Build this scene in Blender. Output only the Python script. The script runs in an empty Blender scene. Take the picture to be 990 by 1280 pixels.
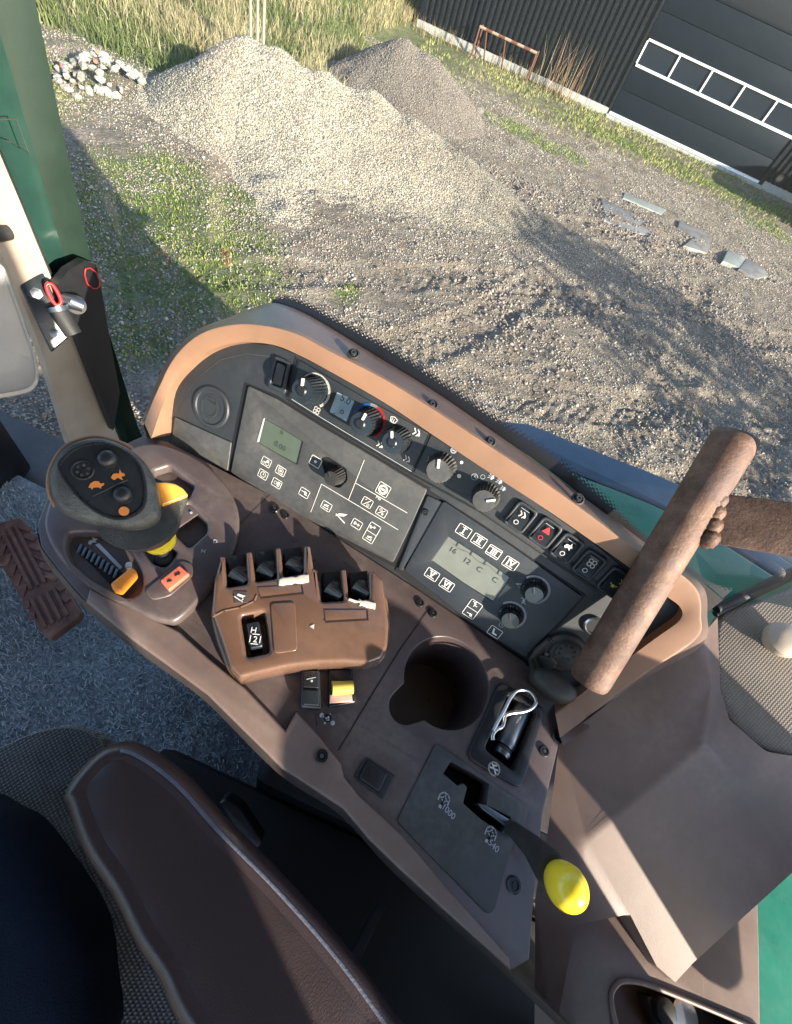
import bpy, bmesh, math, random
import numpy as np
from mathutils import Vector, Matrix
R = math.radians
random.seed(4); rng = np.random.default_rng(7)
S = bpy.context.scene; COL = S.collection

# ------------------------------------------------------------------ camera, sky, sun
H = 2.7                       # camera height above the yard
F_PX = 560.0                  # focal length in photo pixels (990 x 1280)
PITCH = R(53.9)
g0, g1 = .424, .9057
CAM = Vector((0, 0, H))
Fv = Vector((0, math.cos(PITCH), -math.sin(PITCH)))
U0 = Vector((0, math.sin(PITCH), math.cos(PITCH)))
R0 = Vector((1, 0, 0))
cam = bpy.data.objects.new('camera', bpy.data.cameras.new('camera')); COL.objects.link(cam)
cx = R0*g1 + U0*g0; cy = U0*g1 - R0*g0; cz = -Fv
cam.matrix_world = Matrix(((cx.x, cy.x, cz.x, 0), (cx.y, cy.y, cz.y, 0), (cx.z, cy.z, cz.z, H), (0, 0, 0, 1)))
cam.data.sensor_width = 36; cam.data.lens = 36*F_PX/1280
cam.data.clip_start = .01; cam.data.clip_end = 2000
S.camera = cam

SUN_AZ, SUN_EL = 32.0, 19.0   # light travels towards -X, swung SUN_AZ degrees to +Y
ld = Vector((-math.cos(R(SUN_AZ))*math.cos(R(SUN_EL)), math.sin(R(SUN_AZ))*math.cos(R(SUN_EL)), -math.sin(R(SUN_EL))))
sun = bpy.data.objects.new('sun', bpy.data.lights.new('sun', 'SUN')); COL.objects.link(sun)
sun.data.energy = 5.0; sun.data.angle = R(.6); sun.data.color = (1, .90, .75)
sun.rotation_euler = ld.to_track_quat('-Z', 'Y').to_euler()
W = bpy.data.worlds.new('World'); S.world = W; W.use_nodes = True
wn = W.node_tree; bg = wn.nodes['Background']; bg.inputs[1].default_value = .15
sky = wn.nodes.new('ShaderNodeTexSky'); sky.sky_type = 'NISHITA'; sky.sun_disc = False
sky.sun_elevation = R(SUN_EL)
to_sun = -ld; sky.sun_rotation = math.atan2(to_sun.x, to_sun.y)
sky.ozone_density = 2.2
wn.links.new(sky.outputs[0], bg.inputs[0])
S.view_settings.view_transform = 'Standard'; S.view_settings.look = 'None'
S.view_settings.gamma = 1; S.view_settings.exposure = 1.7
S.cycles.max_bounces = 8; S.cycles.transparent_max_bounces = 16

# ------------------------------------------------------------------ projection helpers
def ray(px, py):
    dx, dy = px-495, py-640
    a = dx*g1 + dy*g0; b = dx*g0 - dy*g1
    return Fv*F_PX + R0*a + U0*b
def V(px, py, drop):            # point seen at a photo pixel, `drop` metres below eye height
    r = ray(px, py); return CAM + r*(drop/-r.z)
def VY(px, py, Y):
    r = ray(px, py); return CAM + r*(Y/r.y)
def G(px, py): return V(px, py, H)

class Frame:                    # a working plane: origin, u (along), v (up the surface), n
    def __init__(s, o, u, n):
        s.o = o; s.n = n.normalized(); s.u = (u - s.n*u.dot(s.n)).normalized(); s.v = s.n.cross(s.u)
        s.M = Matrix(((s.u.x, s.v.x, s.n.x, o.x), (s.u.y, s.v.y, s.n.y, o.y), (s.u.z, s.v.z, s.n.z, o.z), (0, 0, 0, 1)))
    def uv(s, px, py, n=0):
        r = ray(px, py); o = s.o + s.n*n
        p = CAM + r*((o-CAM).dot(s.n)/r.dot(s.n)) - s.o
        return (p.dot(s.u), p.dot(s.v))
    def P(s, px, py, n=0):
        u, v = s.uv(px, py, n); return s.o + s.u*u + s.v*v + s.n*n
    def at(s, px, py, n=0, rot=0):
        u, v = s.uv(px, py, n)
        return s.M @ Matrix.Translation((u, v, n)) @ Matrix.Rotation(rot, 4, 'Z')
    def shift(s, n): return Frame(s.o + s.n*n, s.u, s.n)

# ------------------------------------------------------------------ materials
def nt(name):
    m = bpy.data.materials.new(name); m.use_nodes = True
    t = m.node_tree; return m, t, t.nodes['Principled BSDF']
def L(t, a, b): t.links.new(a, b)
def noise(t, co, scale, det=4, rough=.55):
    n = t.nodes.new('ShaderNodeTexNoise'); n.inputs['Scale'].default_value = scale
    n.inputs['Detail'].default_value = det; n.inputs['Roughness'].default_value = rough; L(t, co, n.inputs['Vector']); return n.outputs[0]
def ramp(t, f, stops):
    r = t.nodes.new('ShaderNodeValToRGB'); L(t, f, r.inputs[0])
    e = r.color_ramp.elements
    while len(e) < len(stops): e.new(.5)
    for k, (p, c) in enumerate(stops):
        e[k].position = p; e[k].color = (c, c, c, 1) if isinstance(c, (int, float)) else (*c, 1)
    return r.outputs[0]
def mixc(t, f, a, b, mode='MIX'):
    m = t.nodes.new('ShaderNodeMix'); m.data_type = 'RGBA'; m.blend_type = mode
    if isinstance(f, (int, float)): m.inputs[0].default_value = f
    else: L(t, f, m.inputs[0])
    for i, c in ((6, a), (7, b)):
        if isinstance(c, tuple): m.inputs[i].default_value = (*c, 1)
        else: L(t, c, m.inputs[i])
    return m.outputs[2]
def bump(t, b, h, strength, dist, prev=None):
    n = t.nodes.new('ShaderNodeBump'); n.inputs['Strength'].default_value = strength; n.inputs['Distance'].default_value = dist
    L(t, h, n.inputs['Height'])
    if prev: L(t, prev, n.inputs['Normal'])
    if b: L(t, n.outputs[0], b.inputs['Normal'])
    return n.outputs[0]
def geo(t):
    return t.nodes.new('ShaderNodeNewGeometry').outputs['Position']
def plastic(name, c, rough=.45, dust=.25, dustc=(.30, .26, .22), grain=1600, gs=.25, gd=.0006, scratch=.25, spec=.5, dlo=.5):
    m, t, b = nt(name); co = geo(t)
    b.inputs['Specular IOR Level'].default_value = spec
    n1 = noise(t, co, 14, 6, .6); n2 = noise(t, co, 160, 3)
    col = mixc(t, ramp(t, n1, [(.35, 0.), (.75, 1.)]), tuple(v*.86 for v in c), tuple(v*1.12 for v in c))
    d = noise(t, co, 9, 8, .7)
    dm = t.nodes.new('ShaderNodeMath'); dm.operation = 'MULTIPLY'
    L(t, ramp(t, d, [(dlo-.06, 0.), (dlo+.25, 1.)]), dm.inputs[0]); L(t, ramp(t, n2, [(.3, .35), (.65, 1.)]), dm.inputs[1])
    dk = t.nodes.new('ShaderNodeMath'); dk.operation = 'MULTIPLY'; dk.inputs[1].default_value = dust; L(t, dm.outputs[0], dk.inputs[0])
    col = mixc(t, dk.outputs[0], col, dustc)
    # fine scratches and specks
    mp = t.nodes.new('ShaderNodeMapping'); mp.inputs['Scale'].default_value = (420, 30, 420); mp.inputs['Rotation'].default_value = (.3, .2, .9); L(t, co, mp.inputs[0])
    sc = ramp(t, noise(t, mp.outputs[0], 1, 3), [(.70, 0.), (.78, scratch)])
    col = mixc(t, sc, col, tuple(min(1, v*1.8+.05) for v in c))
    sp = ramp(t, noise(t, co, 520, 2), [(.74, 0.), (.79, scratch*1.2)])
    col = mixc(t, sp, col, dustc)
    L(t, col, b.inputs['Base Color'])
    rr = ramp(t, n1, [(.3, rough*.85), (.8, min(1, rough*1.25))]); L(t, rr, b.inputs['Roughness'])
    bump(t, b, noise(t, co, grain, 2), gs, gd)
    return m
def plain(name, c, rough=.4, metal=0, emit=None, es=0, spec=.5):
    m, t, b = nt(name); b.inputs['Base Color'].default_value = (*c, 1); b.inputs['Roughness'].default_value = rough
    b.inputs['Metallic'].default_value = metal; b.inputs['Specular IOR Level'].default_value = spec
    return m
M = {}
M['brown'] = plastic('brown_plastic', (.076, .055, .053), .32, .34, scratch=.3)
M['rim'] = plastic('tan_brown_plastic', (.25, .138, .082), .5, .10, scratch=.15)
M['ledge'] = plastic('ledge_plastic', (.115, .075, .062), .36, .25)
M['rear'] = plastic('dusty_brown_plastic', (.165, .112, .090), .45, .35, dustc=(.34, .27, .22), scratch=.3)
M['bronze'] = plastic('glossy_bronze_plastic', (.125, .066, .042), .17, .14, scratch=.2, gs=.10)
M['bronze'].node_tree.nodes['Principled BSDF'].inputs['Coat Weight'].default_value = .5; M['bronze'].node_tree.nodes['Principled BSDF'].inputs['Coat Roughness'].default_value = .08
M['charcoal'] = plastic('charcoal_plastic', (.020, .023, .027), .5, .22, dustc=(.14, .135, .12), scratch=.3)
M['panel'] = plastic('dusty_panel_plastic', (.036, .038, .039), .55, .5, dustc=(.14, .135, .125), scratch=.4, dlo=.42)
M['panel2'] = plastic('dark_panel_plastic', (.018, .023, .030), .5, .22, dustc=(.11, .115, .11), scratch=.35)
M['black'] = plastic('black_plastic', (.010, .011, .013), .32, .12, dustc=(.12, .11, .10), scratch=.2)
M['rubber'] = plastic('black_rubber', (.014, .014, .014), .6, .3, dustc=(.13, .12, .10))
M['grip'] = plastic('black_grip', (.030, .033, .034), .36, .6, dustc=(.20, .19, .165), grain=900, gs=.55, gd=.0012)
M['face'] = plastic('smooth_black', (.012, .017, .022), .27, .12, dustc=(.12, .12, .12), gs=.05)
M['white'] = plain('white_print', (.62, .60, .55), .6)
M['grey_print'] = plain('grey_print', (.34, .36, .38), .6)
M['orange'] = plastic('orange_plastic', (.75, .23, .02), .35, .12)
M['amber'] = plastic('amber_plastic', (.80, .33, .05), .22, .05, gs=.05)
M['red'] = plastic('faded_red_plastic', (.62, .14, .075), .45, .2)
M['red2'] = plain('bright_red_plastic', (.70, .02, .02), .35)
M['blue'] = plain('blue_print', (.02, .14, .42), .5)
M['redp'] = plain('red_print', (.50, .03, .03), .5)
M['orangep'] = plain('orange_print', (.62, .20, .04), .5)
M['yellow'] = plastic('yellow_plastic', (.80, .58, .03), .2, .65, dustc=(.30, .19, .04), gs=.08, dlo=.50, scratch=.5)
M['yelldull'] = plastic('olive_yellow_plastic', (.50, .42, .07), .3, .1, gs=.05)
M['steel'] = plain('bright_steel', (.62, .62, .6), .28, 1)
M['dsteel'] = plain('dark_steel', (.16, .18, .2), .38, .9)
M['void'] = plain('deep_black', (.004, .004, .005), .7)
M['pit'] = plastic('recess_plastic', (.035, .026, .024), .6, .2)
M['paint'] = plastic('worn_white_paint', (.62, .57, .48), .7, .5, gs=.6, gd=.002)
M['pink'] = plain('pale_pink_plastic', (.55, .33, .27), .4)
M['cream'] = plastic('beige_trim', (.36, .29, .225), .5, .2, scratch=.1)
M['pale'] = plastic('pale_grey_plastic', (.27, .26, .25), .35, .15, scratch=.05)
M['navy'] = plastic('navy_cloth', (.006, .010, .020), .95, .05, spec=.1, dustc=(.05, .05, .06), grain=700, gs=.5, gd=.002, scratch=0)
M['fender'] = plastic('green_body_paint', (.012, .16, .085), .3, .30, dustc=(.22, .27, .19), gs=.02, scratch=.1)
M['mudguard'] = plastic('mudguard_plastic', (.055, .080, .115), .22, .25, dustc=(.16, .17, .17))
M['tyre'] = plastic('tyre_rubber', (.02, .02, .02), .8, .4)
M['skirt'] = plastic('skirt_plastic', (.050, .038, .035), .5, .2)

def lcd(name, c):
    m, t, b = nt(name); co = geo(t)
    L(t, mixc(t, noise(t, co, 60, 3), tuple(v*.8 for v in c), tuple(v*1.2 for v in c)), b.inputs['Base Color'])
    b.inputs['Roughness'].default_value = .16; return m
M['lcd_green'] = lcd('lcd_green', (.062, .080, .055)); M['lcd_grey'] = lcd('lcd_grey', (.14, .145, .12)); M['lcd_blue'] = lcd('lcd_pale', (.25, .33, .36))
M['lcd_ink'] = plain('lcd_ink', (.03, .045, .04), .4); M['lcd_ink2'] = plain('lcd_ink_faint', (.06, .065, .055), .4)

def mk_rust():
    m, t, b = nt('rusty_steel'); co = geo(t)
    c = ramp(t, noise(t, co, 45, 10, .7), [(.28, (.045, .024, .016)), (.45, (.10, .052, .033)), (.6, (.155, .09, .062)), (.78, (.215, .15, .115))])
    c = mixc(t, ramp(t, noise(t, co, 620, 3), [(.55, 0.), (.75, .3)]), c, (.28, .20, .155))
    c = mixc(t, ramp(t, noise(t, co, 22, 4), [(.5, 0.), (.62, .7)]), c, (.085, .055, .05))
    L(t, c, b.inputs['Base Color']); b.inputs['Roughness'].default_value = .62; b.inputs['Metallic'].default_value = .25
    bump(t, b, noise(t, co, 350, 6, .7), .5, .0015); return m
M['rust'] = mk_rust()
def mk_leather():
    m, t, b = nt('brown_leather'); co = geo(t)
    c = mixc(t, noise(t, co, 12, 4), (.024, .016, .017), (.044, .028, .027)); L(t, c, b.inputs['Base Color'])
    b.inputs['Roughness'].default_value = .30
    v = t.nodes.new('ShaderNodeTexVoronoi'); v.feature = 'DISTANCE_TO_EDGE'; v.inputs['Scale'].default_value = 700
    mp = t.nodes.new('ShaderNodeMapping'); mp.inputs['Rotation'].default_value = (0, 0, .6); mp.inputs['Scale'].default_value = (1, .55, 1); L(t, co, mp.inputs[0])
    nn = t.nodes.new('ShaderNodeMix'); nn.data_type = 'RGBA'; nn.inputs[0].default_value = .002; L(t, mp.outputs[0], nn.inputs[6])
    tn = t.nodes.new('ShaderNodeTexNoise'); tn.inputs['Scale'].default_value = 90; L(t, co, tn.inputs['Vector']); L(t, tn.outputs['Color'], nn.inputs[7]); L(t, nn.outputs[2], v.inputs['Vector'])
    h = ramp(t, v.outputs['Distance'], [(0, 0.), (.25, 1.)]); n0 = bump(t, None, noise(t, co, 900, 3), .22, .0006)
    bump(t, b, h, .22, .0004, n0); return m
M['leather'] = mk_leather()
def mk_fabric(name, c1, c2, sc, bs=.9):
    m, t, b = nt(name); co = geo(t)
    w = t.nodes.new('ShaderNodeTexWave'); w.inputs['Scale'].default_value = sc; w.inputs['Distortion'].default_value = 1.2; w.inputs['Detail'].default_value = 2
    mp = t.nodes.new('ShaderNodeMapping'); mp.inputs['Rotation'].default_value = (0, 0, .5); L(t, co, mp.inputs[0]); L(t, mp.outputs[0], w.inputs['Vector'])
    w2 = t.nodes.new('ShaderNodeTexWave'); w2.bands_direction = 'Y'; w2.inputs['Scale'].default_value = sc; w2.inputs['Distortion'].default_value = 1.2; L(t, mp.outputs[0], w2.inputs['Vector'])
    f = mixc(t, 1., w.outputs[0], w2.outputs[0], 'MULTIPLY')
    c = mixc(t, f, c1, c2); c = mixc(t, ramp(t, noise(t, co, 30, 5), [(.3, 0.), (.8, .35)]), c, tuple(v*1.7 for v in c2))
    L(t, c, b.inputs['Base Color']); b.inputs['Roughness'].default_value = .95; b.inputs['Sheen Weight'].default_value = .3
    bump(t, b, f, bs, .0015); return m
M['fabric'] = mk_fabric('ribbed_grey_fabric', (.018, .018, .022), (.10, .095, .10), 95)
M['weave'] = mk_fabric('beige_woven_fabric', (.125, .102, .080), (.20, .165, .130), 120, .35)
def mk_mat():
    m, t, b = nt('matted_floor_pile'); co = geo(t)
    mp = t.nodes.new('ShaderNodeMapping'); mp.inputs['Scale'].default_value = (1, 2.2, 1); mp.inputs['Rotation'].default_value = (0, 0, .5); L(t, co, mp.inputs[0])
    n = noise(t, mp.outputs[0], 110, 6, .75)
    c = ramp(t, n, [(.3, (.20, .22, .23)), (.5, (.36, .385, .395)), (.72, (.52, .55, .56))])
    c = mixc(t, ramp(t, noise(t, co, 7, 5, .6), [(.42, 0.), (.62, .65)]), c, (.17, .18, .185))
    L(t, c, b.inputs['Base Color']); b.inputs['Roughness'].default_value = 1
    n0 = bump(t, None, noise(t, co, 30, 4), .6, .015); bump(t, b, n, 1, .006, n0); return m
M['mat'] = mk_mat()
def mk_pedal():
    m, t, b = nt('worn_pedal_rubber'); co = geo(t)
    c = ramp(t, noise(t, co, 35, 8, .65), [(.3, (.080, .034, .022)), (.55, (.16, .068, .042)), (.75, (.26, .13, .09))])
    L(t, c, b.inputs['Base Color']); b.inputs['Roughness'].default_value = .6; bump(t, b, noise(t, co, 300, 4), .4, .001); return m
M['pedal'] = mk_pedal()
def mk_glass():
    m, t, b = nt('window_glass'); t.nodes.remove(b); out = t.nodes['Material Output']; co = geo(t)
    tr = t.nodes.new('ShaderNodeBsdfTransparent'); tr.inputs[0].default_value = (.93, .97, .95, 1)
    gl = t.nodes.new('ShaderNodeBsdfGlossy'); gl.inputs['Roughness'].default_value = .02
    fr = t.nodes.new('ShaderNodeFresnel'); fr.inputs['IOR'].default_value = 1.5
    mx = t.nodes.new('ShaderNodeMixShader'); L(t, fr.outputs[0], mx.inputs[0]); L(t, tr.outputs[0], mx.inputs[1]); L(t, gl.outputs[0], mx.inputs[2])
    df = t.nodes.new('ShaderNodeBsdfDiffuse'); df.inputs[0].default_value = (.6, .6, .55, 1)
    m2 = t.nodes.new('ShaderNodeMixShader')
    v = t.nodes.new('ShaderNodeTexVoronoi'); v.inputs['Scale'].default_value = 34; L(t, co, v.inputs['Vector'])
    sp = ramp(t, v.outputs['Distance'], [(.03, .30), (.10, 0.)]); ad = t.nodes.new('ShaderNodeMath'); ad.inputs[1].default_value = .010
    gt = ramp(t, noise(t, co, 6, 4), [(.5, 0.), (.62, 1.)]); mu = t.nodes.new('ShaderNodeMath'); mu.operation = 'MULTIPLY'; L(t, sp, mu.inputs[0]); L(t, gt, mu.inputs[1]); L(t, mu.outputs[0], ad.inputs[0])
    L(t, ad.outputs[0], m2.inputs[0]); L(t, mx.outputs[0], m2.inputs[1]); L(t, df.outputs[0], m2.inputs[2]); L(t, m2.outputs[0], out.inputs[0]); return m
M['glass'] = mk_glass()
def mk_frit():
    m, t, b = nt('dotted_black_frit'); b.inputs['Base Color'].default_value = (.006, .006, .007, 1); b.inputs['Roughness'].default_value = .35
    uv = t.nodes.new('ShaderNodeUVMap').outputs[0]; sx = t.nodes.new('ShaderNodeSeparateXYZ'); L(t, uv, sx.inputs[0])
    def mth(op, a, bb=None):
        n = t.nodes.new('ShaderNodeMath'); n.operation = op
        for i, x in enumerate((a, bb)):
            if x is None: continue
            if isinstance(x, (int, float)): n.inputs[i].default_value = x
            else: L(t, x, n.inputs[i])
        return n.outputs[0]
    u = mth('MULTIPLY', sx.outputs[0], 330.); vv = mth('MULTIPLY', sx.outputs[2] if False else sx.outputs[1], 9.)
    # hexagonal dots: sin product
    s = mth('ADD', mth('MULTIPLY', mth('SINE', mth('MULTIPLY', u, math.pi)), mth('SINE', mth('MULTIPLY', vv, math.pi))), 0.)
    thr = mth('SUBTRACT', mth('MULTIPLY', sx.outputs[1], 4.0), 3.0)
    a = mth('GREATER_THAN', s, thr)
    L(t, a, b.inputs['Alpha']); return m
M['frit'] = mk_frit()
def mk_post_reflection():
    m, t, b = nt('green_post_reflection'); co = geo(t); sz = t.nodes.new('ShaderNodeSeparateXYZ'); L(t, co, sz.inputs[0])
    f = ramp(t, noise(t, co, 9, 5), [(.35, 0.), (.7, 1.)])
    c = mixc(t, f, (.010, .030, .024), (.020, .055, .042)); L(t, c, b.inputs['Base Color']); b.inputs['Roughness'].default_value = .22
    return m
M['post'] = mk_post_reflection(); M['dark_reflection'] = plastic('olive_reflection_edge', (.013, .028, .020), .45, .12, dustc=(.06, .06, .04), spec=.2)  # green and olive tones stand in for a reflection in the pane

# ------------------------------------------------------------------ object helpers
WM = {}
def put(name, me, mat, parent=None, mx=Matrix()):
    o = bpy.data.objects.new(name, me); COL.objects.link(o)
    if mat is not None and not me.materials: me.materials.append(M[mat] if isinstance(mat, str) else mat)
    if parent is not None:
        o.parent = parent; o.matrix_parent_inverse = WM[parent.name].inverted()
    o.matrix_basis = mx; WM[o.name] = mx.copy(); return o
def tag(o, label=None, cat=None, group=None, kind=None):
    for k, v in (('label', label), ('category', cat), ('group', group), ('kind', kind)):
        if v: o[k] = v
    return o
def thing(name, loc, label, cat, group=None):
    o = bpy.data.objects.new(name, None); COL.objects.link(o); o.location = loc; o.empty_display_size = .05
    WM[o.name] = Matrix.Translation(loc); return tag(o, label, cat, group)
def fin(me, ang=35):
    me.shade_smooth() if hasattr(me, 'shade_smooth') else None
    try: me.set_sharp_from_angle(angle=R(ang))
    except Exception: pass
    return me
def mesh(vs, fs, ang=35, smooth=True):
    me = bpy.data.meshes.new('m'); me.from_pydata([tuple(v) for v in vs], [], fs); me.validate(); me.update()
    bm = bmesh.new(); bm.from_mesh(me); bmesh.ops.recalc_face_normals(bm, faces=bm.faces); bm.to_mesh(me); bm.free()
    return fin(me, ang) if smooth else me
def clones(o, mats, parent):            # more copies of a part (sharing its mesh), with its own sub-parts
    out = []
    m0 = WM[o.name]
    for mx in mats:
        c = o.copy(); COL.objects.link(c)
        c.parent = parent; c.matrix_parent_inverse = WM[parent.name].inverted() if parent else Matrix(); c.matrix_basis = mx; WM[c.name] = mx.copy()
        for ch in list(o.children):
            d = ch.copy(); COL.objects.link(d); w = mx @ m0.inverted() @ WM[ch.name]
            d.parent = c; d.matrix_parent_inverse = mx.inverted(); d.matrix_basis = w; WM[d.name] = w
        out.append(c)
    return out
def fillet(p, r, seg=4):
    out = []; n = len(p)
    for i in range(n):
        a = Vector(p[i-1]); b = Vector(p[i]); c = Vector(p[(i+1) % n])
        rr = r[i] if isinstance(r, (list, tuple)) else r
        d1 = a-b; d2 = c-b
        k = min(rr, d1.length*.45, d2.length*.45)
        if k < 1e-6: out.append(tuple(b)); continue
        A = b + d1.normalized()*k; B = b + d2.normalized()*k
        for j in range(seg+1):
            t = j/seg; out.append(tuple(A*(1-t)**2 + b*2*t*(1-t) + B*t*t))
    return out
def smooth(p, k=4, closed=True):        # Catmull-Rom
    n = len(p); P = [Vector(q) for q in p]; out = []
    for i in range(n if closed else n-1):
        if closed: a, b, c, d = P[i-1], P[i], P[(i+1) % n], P[(i+2) % n]
        else: a, b, c, d = P[max(i-1, 0)], P[i], P[i+1], P[min(i+2, n-1)]
        for j in range(k):
            t = j/k; out.append(.5*((2*b)+(c-a)*t+(2*a-5*b+4*c-d)*t*t+(3*b-a-3*c+d)*t**3))
    if not closed: out.append(P[-1])
    return [tuple(q) for q in out]
def curve_mesh(loops, z0, z1, bev):
    cu = bpy.data.curves.new('c', 'CURVE'); cu.dimensions = '2D'; cu.fill_mode = 'BOTH'
    for lp in loops:
        s = cu.splines.new('POLY'); s.points.add(len(lp)-1); s.use_cyclic_u = True
        for i, q in enumerate(lp): s.points[i].co = (q[0], q[1], 0, 1)
    h = (z1-z0)/2; bev = min(bev, h*.9)
    cu.extrude = h-bev
    if bev > 0: cu.bevel_depth = bev; cu.offset = -bev; cu.bevel_resolution = 2
    o = bpy.data.objects.new('c', cu); me = bpy.data.meshes.new_from_object(o)
    me.transform(Matrix.Translation((0, 0, (z0+z1)/2)))
    bm = bmesh.new(); bm.from_mesh(me); bmesh.ops.remove_doubles(bm, verts=bm.verts, dist=1e-6); bmesh.ops.recalc_face_normals(bm, faces=bm.faces); bm.to_mesh(me); bm.free()
    bpy.data.objects.remove(o); bpy.data.curves.remove(cu); me.materials.clear()
    return fin(me, 40)
def prism(name, fr, pts, n0, n1, mat, parent, holes=(), bev=.001, r=0, sm=0, hn=None):
    def cv(p, rr, s):
        q = [fr.uv(x, y, n1 if hn is None else hn) for x, y in p]
        if s: q = smooth(q, s)
        if rr: q = fillet(q, rr)
        return q
    loops = [cv(pts, r, sm)]
    for h in holes:
        if isinstance(h, dict): loops.append(h['uv'] if 'uv' in h else cv(h['p'], h.get('r', 0), h.get('sm', 0)))
        else: loops.append(cv(h, r, 0))
    return put(name, curve_mesh(loops, n0, n1, bev), mat, parent, fr.M.copy())
def circle(u, v, r, n=40, a0=0): return [(u+r*math.cos(a0+i*math.tau/n), v+r*math.sin(a0+i*math.tau/n)) for i in range(n)]
def pillow(name, fr, pts, prof, mat, parent, sm=4, hn=None, uvp=None, r=0):
    q = uvp or [fr.uv(x, y, prof[0][1] if hn is None else hn) for x, y in pts]
    if r: q = fillet(q, r)
    if sm: q = smooth(q, sm)
    c = sum((Vector(p) for p in q), Vector((0, 0)))/len(q); n = len(q)
    vs = []; fs = []
    for s, z, *sh in prof:
        off = Vector(sh) if sh else Vector((0, 0))
        for p in q:
            d = c + (Vector(p)-c)*s + off; vs.append((d.x, d.y, z))
    for k in range(len(prof)-1):
        for i in range(n):
            j = (i+1) % n; fs.append((k*n+i, k*n+j, (k+1)*n+j, (k+1)*n+i))
    fs.append(tuple(range(n))[::-1]); fs.append(tuple(range((len(prof)-1)*n, len(prof)*n)))
    return put(name, mesh(vs, fs, 50), mat, parent, fr.M.copy())
def lathe_me(prof, n=32, flute=None, ang=35):
    vs = []; fs = []
    for k, (r, z) in enumerate(prof):
        for i in range(n):
            rr = r*(1-(flute[1] if flute and k in flute[2] and (i % 2) else 0)); a = i*math.tau/n
            vs.append((rr*math.cos(a), rr*math.sin(a), z))
    for k in range(len(prof)-1):
        for i in range(n): j = (i+1) % n; fs.append((k*n+i, k*n+j, (k+1)*n+j, (k+1)*n+i))
    fs.append(tuple(range(n))[::-1]); fs.append(tuple(range((len(prof)-1)*n, len(prof)*n)))
    return mesh(vs, fs, ang)
def lathe(name, mx, prof, mat, parent, n=32, flute=None): return put(name, lathe_me(prof, n, flute), mat, parent, mx)
def tube_me(pts, rad, n=14, cap=True):
    P = [Vector(p) for p in pts]; vs = []; fs = []; up = None
    for i, p in enumerate(P):
        t = (P[min(i+1, len(P)-1)]-P[max(i-1, 0)]).normalized()
        if up is None: up = t.orthogonal().normalized()
        up = (up - t*up.dot(t)).normalized(); w = t.cross(up); r = rad[i] if isinstance(rad, (list, tuple)) else rad
        for k in range(n): a = k*math.tau/n; vs.append(p + up*r*math.cos(a) + w*r*math.sin(a))
    for i in range(len(P)-1):
        for k in range(n): j = (k+1) % n; fs.append((i*n+k, i*n+j, (i+1)*n+j, (i+1)*n+k))
    if cap: fs.append(tuple(range(n))[::-1]); fs.append(tuple(range((len(P)-1)*n, len(P)*n)))
    return mesh(vs, fs, 40)
def tube(name, pts, rad, mat, parent, n=14): return put(name, tube_me(pts, rad, n), mat, parent)
def box_me(sx, sy, sz, bev=0, c=(0, 0, 0)):
    bm = bmesh.new(); bmesh.ops.create_cube(bm, size=1, matrix=Matrix.Translation(c) @ Matrix.Diagonal((sx, sy, sz, 1)))
    if bev: bmesh.ops.bevel(bm, geom=bm.edges[:], offset=bev, segments=2, affect='EDGES', profile=.6)
    me = bpy.data.meshes.new('b'); bm.to_mesh(me); bm.free(); return fin(me, 40)
def box(name, lo, hi, mat, parent, bev=0):
    lo = Vector(lo); hi = Vector(hi); s = hi-lo
    return put(name, box_me(s.x, s.y, s.z, bev), mat, parent, Matrix.Translation((lo+hi)/2))
def resample(p, n):
    P = [Vector(q) for q in p]; d = [0]
    for i in range(1, len(P)): d.append(d[-1]+(P[i]-P[i-1]).length)
    out = []; j = 0
    for k in range(n):
        s = d[-1]*k/(n-1)
        while j < len(P)-2 and d[j+1] < s: j += 1
        t = (s-d[j])/max(1e-9, d[j+1]-d[j]); out.append(P[j].lerp(P[j+1], min(1, max(0, t))))
    return out
def loft(name, rows, mat, parent, n=60, thick=0, ang=40, closed=False, uv=False):
    rows = [resample(r, n) for r in rows]; vs = [v for r in rows for v in r]; fs = []
    for k in range(len(rows)-1):
        for i in range(n-1): fs.append((k*n+i, k*n+i+1, (k+1)*n+i+1, (k+1)*n+i))
    me = bpy.data.meshes.new('l'); me.from_pydata([tuple(v) for v in vs], [], fs)
    if uv:
        ul = me.uv_layers.new(name='UVMap')
        for lp in me.loops: k, i = divmod(lp.vertex_index, n); ul.data[lp.index].uv = (i/(n-1), k/(len(rows)-1))
    fin(me, ang); o = put(name, me, mat, parent)
    if thick:
        md = o.modifiers.new('solid', 'SOLIDIFY'); md.thickness = thick; md.offset = -1
    return o
def text_me(s, size, ext=.0002, bold=False):
    cu = bpy.data.curves.new('t', 'FONT'); cu.body = s; cu.size = size; cu.align_x = 'CENTER'; cu.align_y = 'CENTER'; cu.extrude = ext
    if bold: cu.offset = size*.025
    o = bpy.data.objects.new('t', cu); me = bpy.data.meshes.new_from_object(o); bpy.data.objects.remove(o); bpy.data.curves.remove(cu); me.materials.clear(); return me
def text(fr, s, px, py, size, n, mat, parent, name='lettering', rot=0, bold=False, sx=1):
    return put(name, text_me(s, size, bold=bold), mat, parent, fr.at(px, py, n, rot) @ Matrix.Diagonal((sx, 1, 1, 1)))
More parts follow.
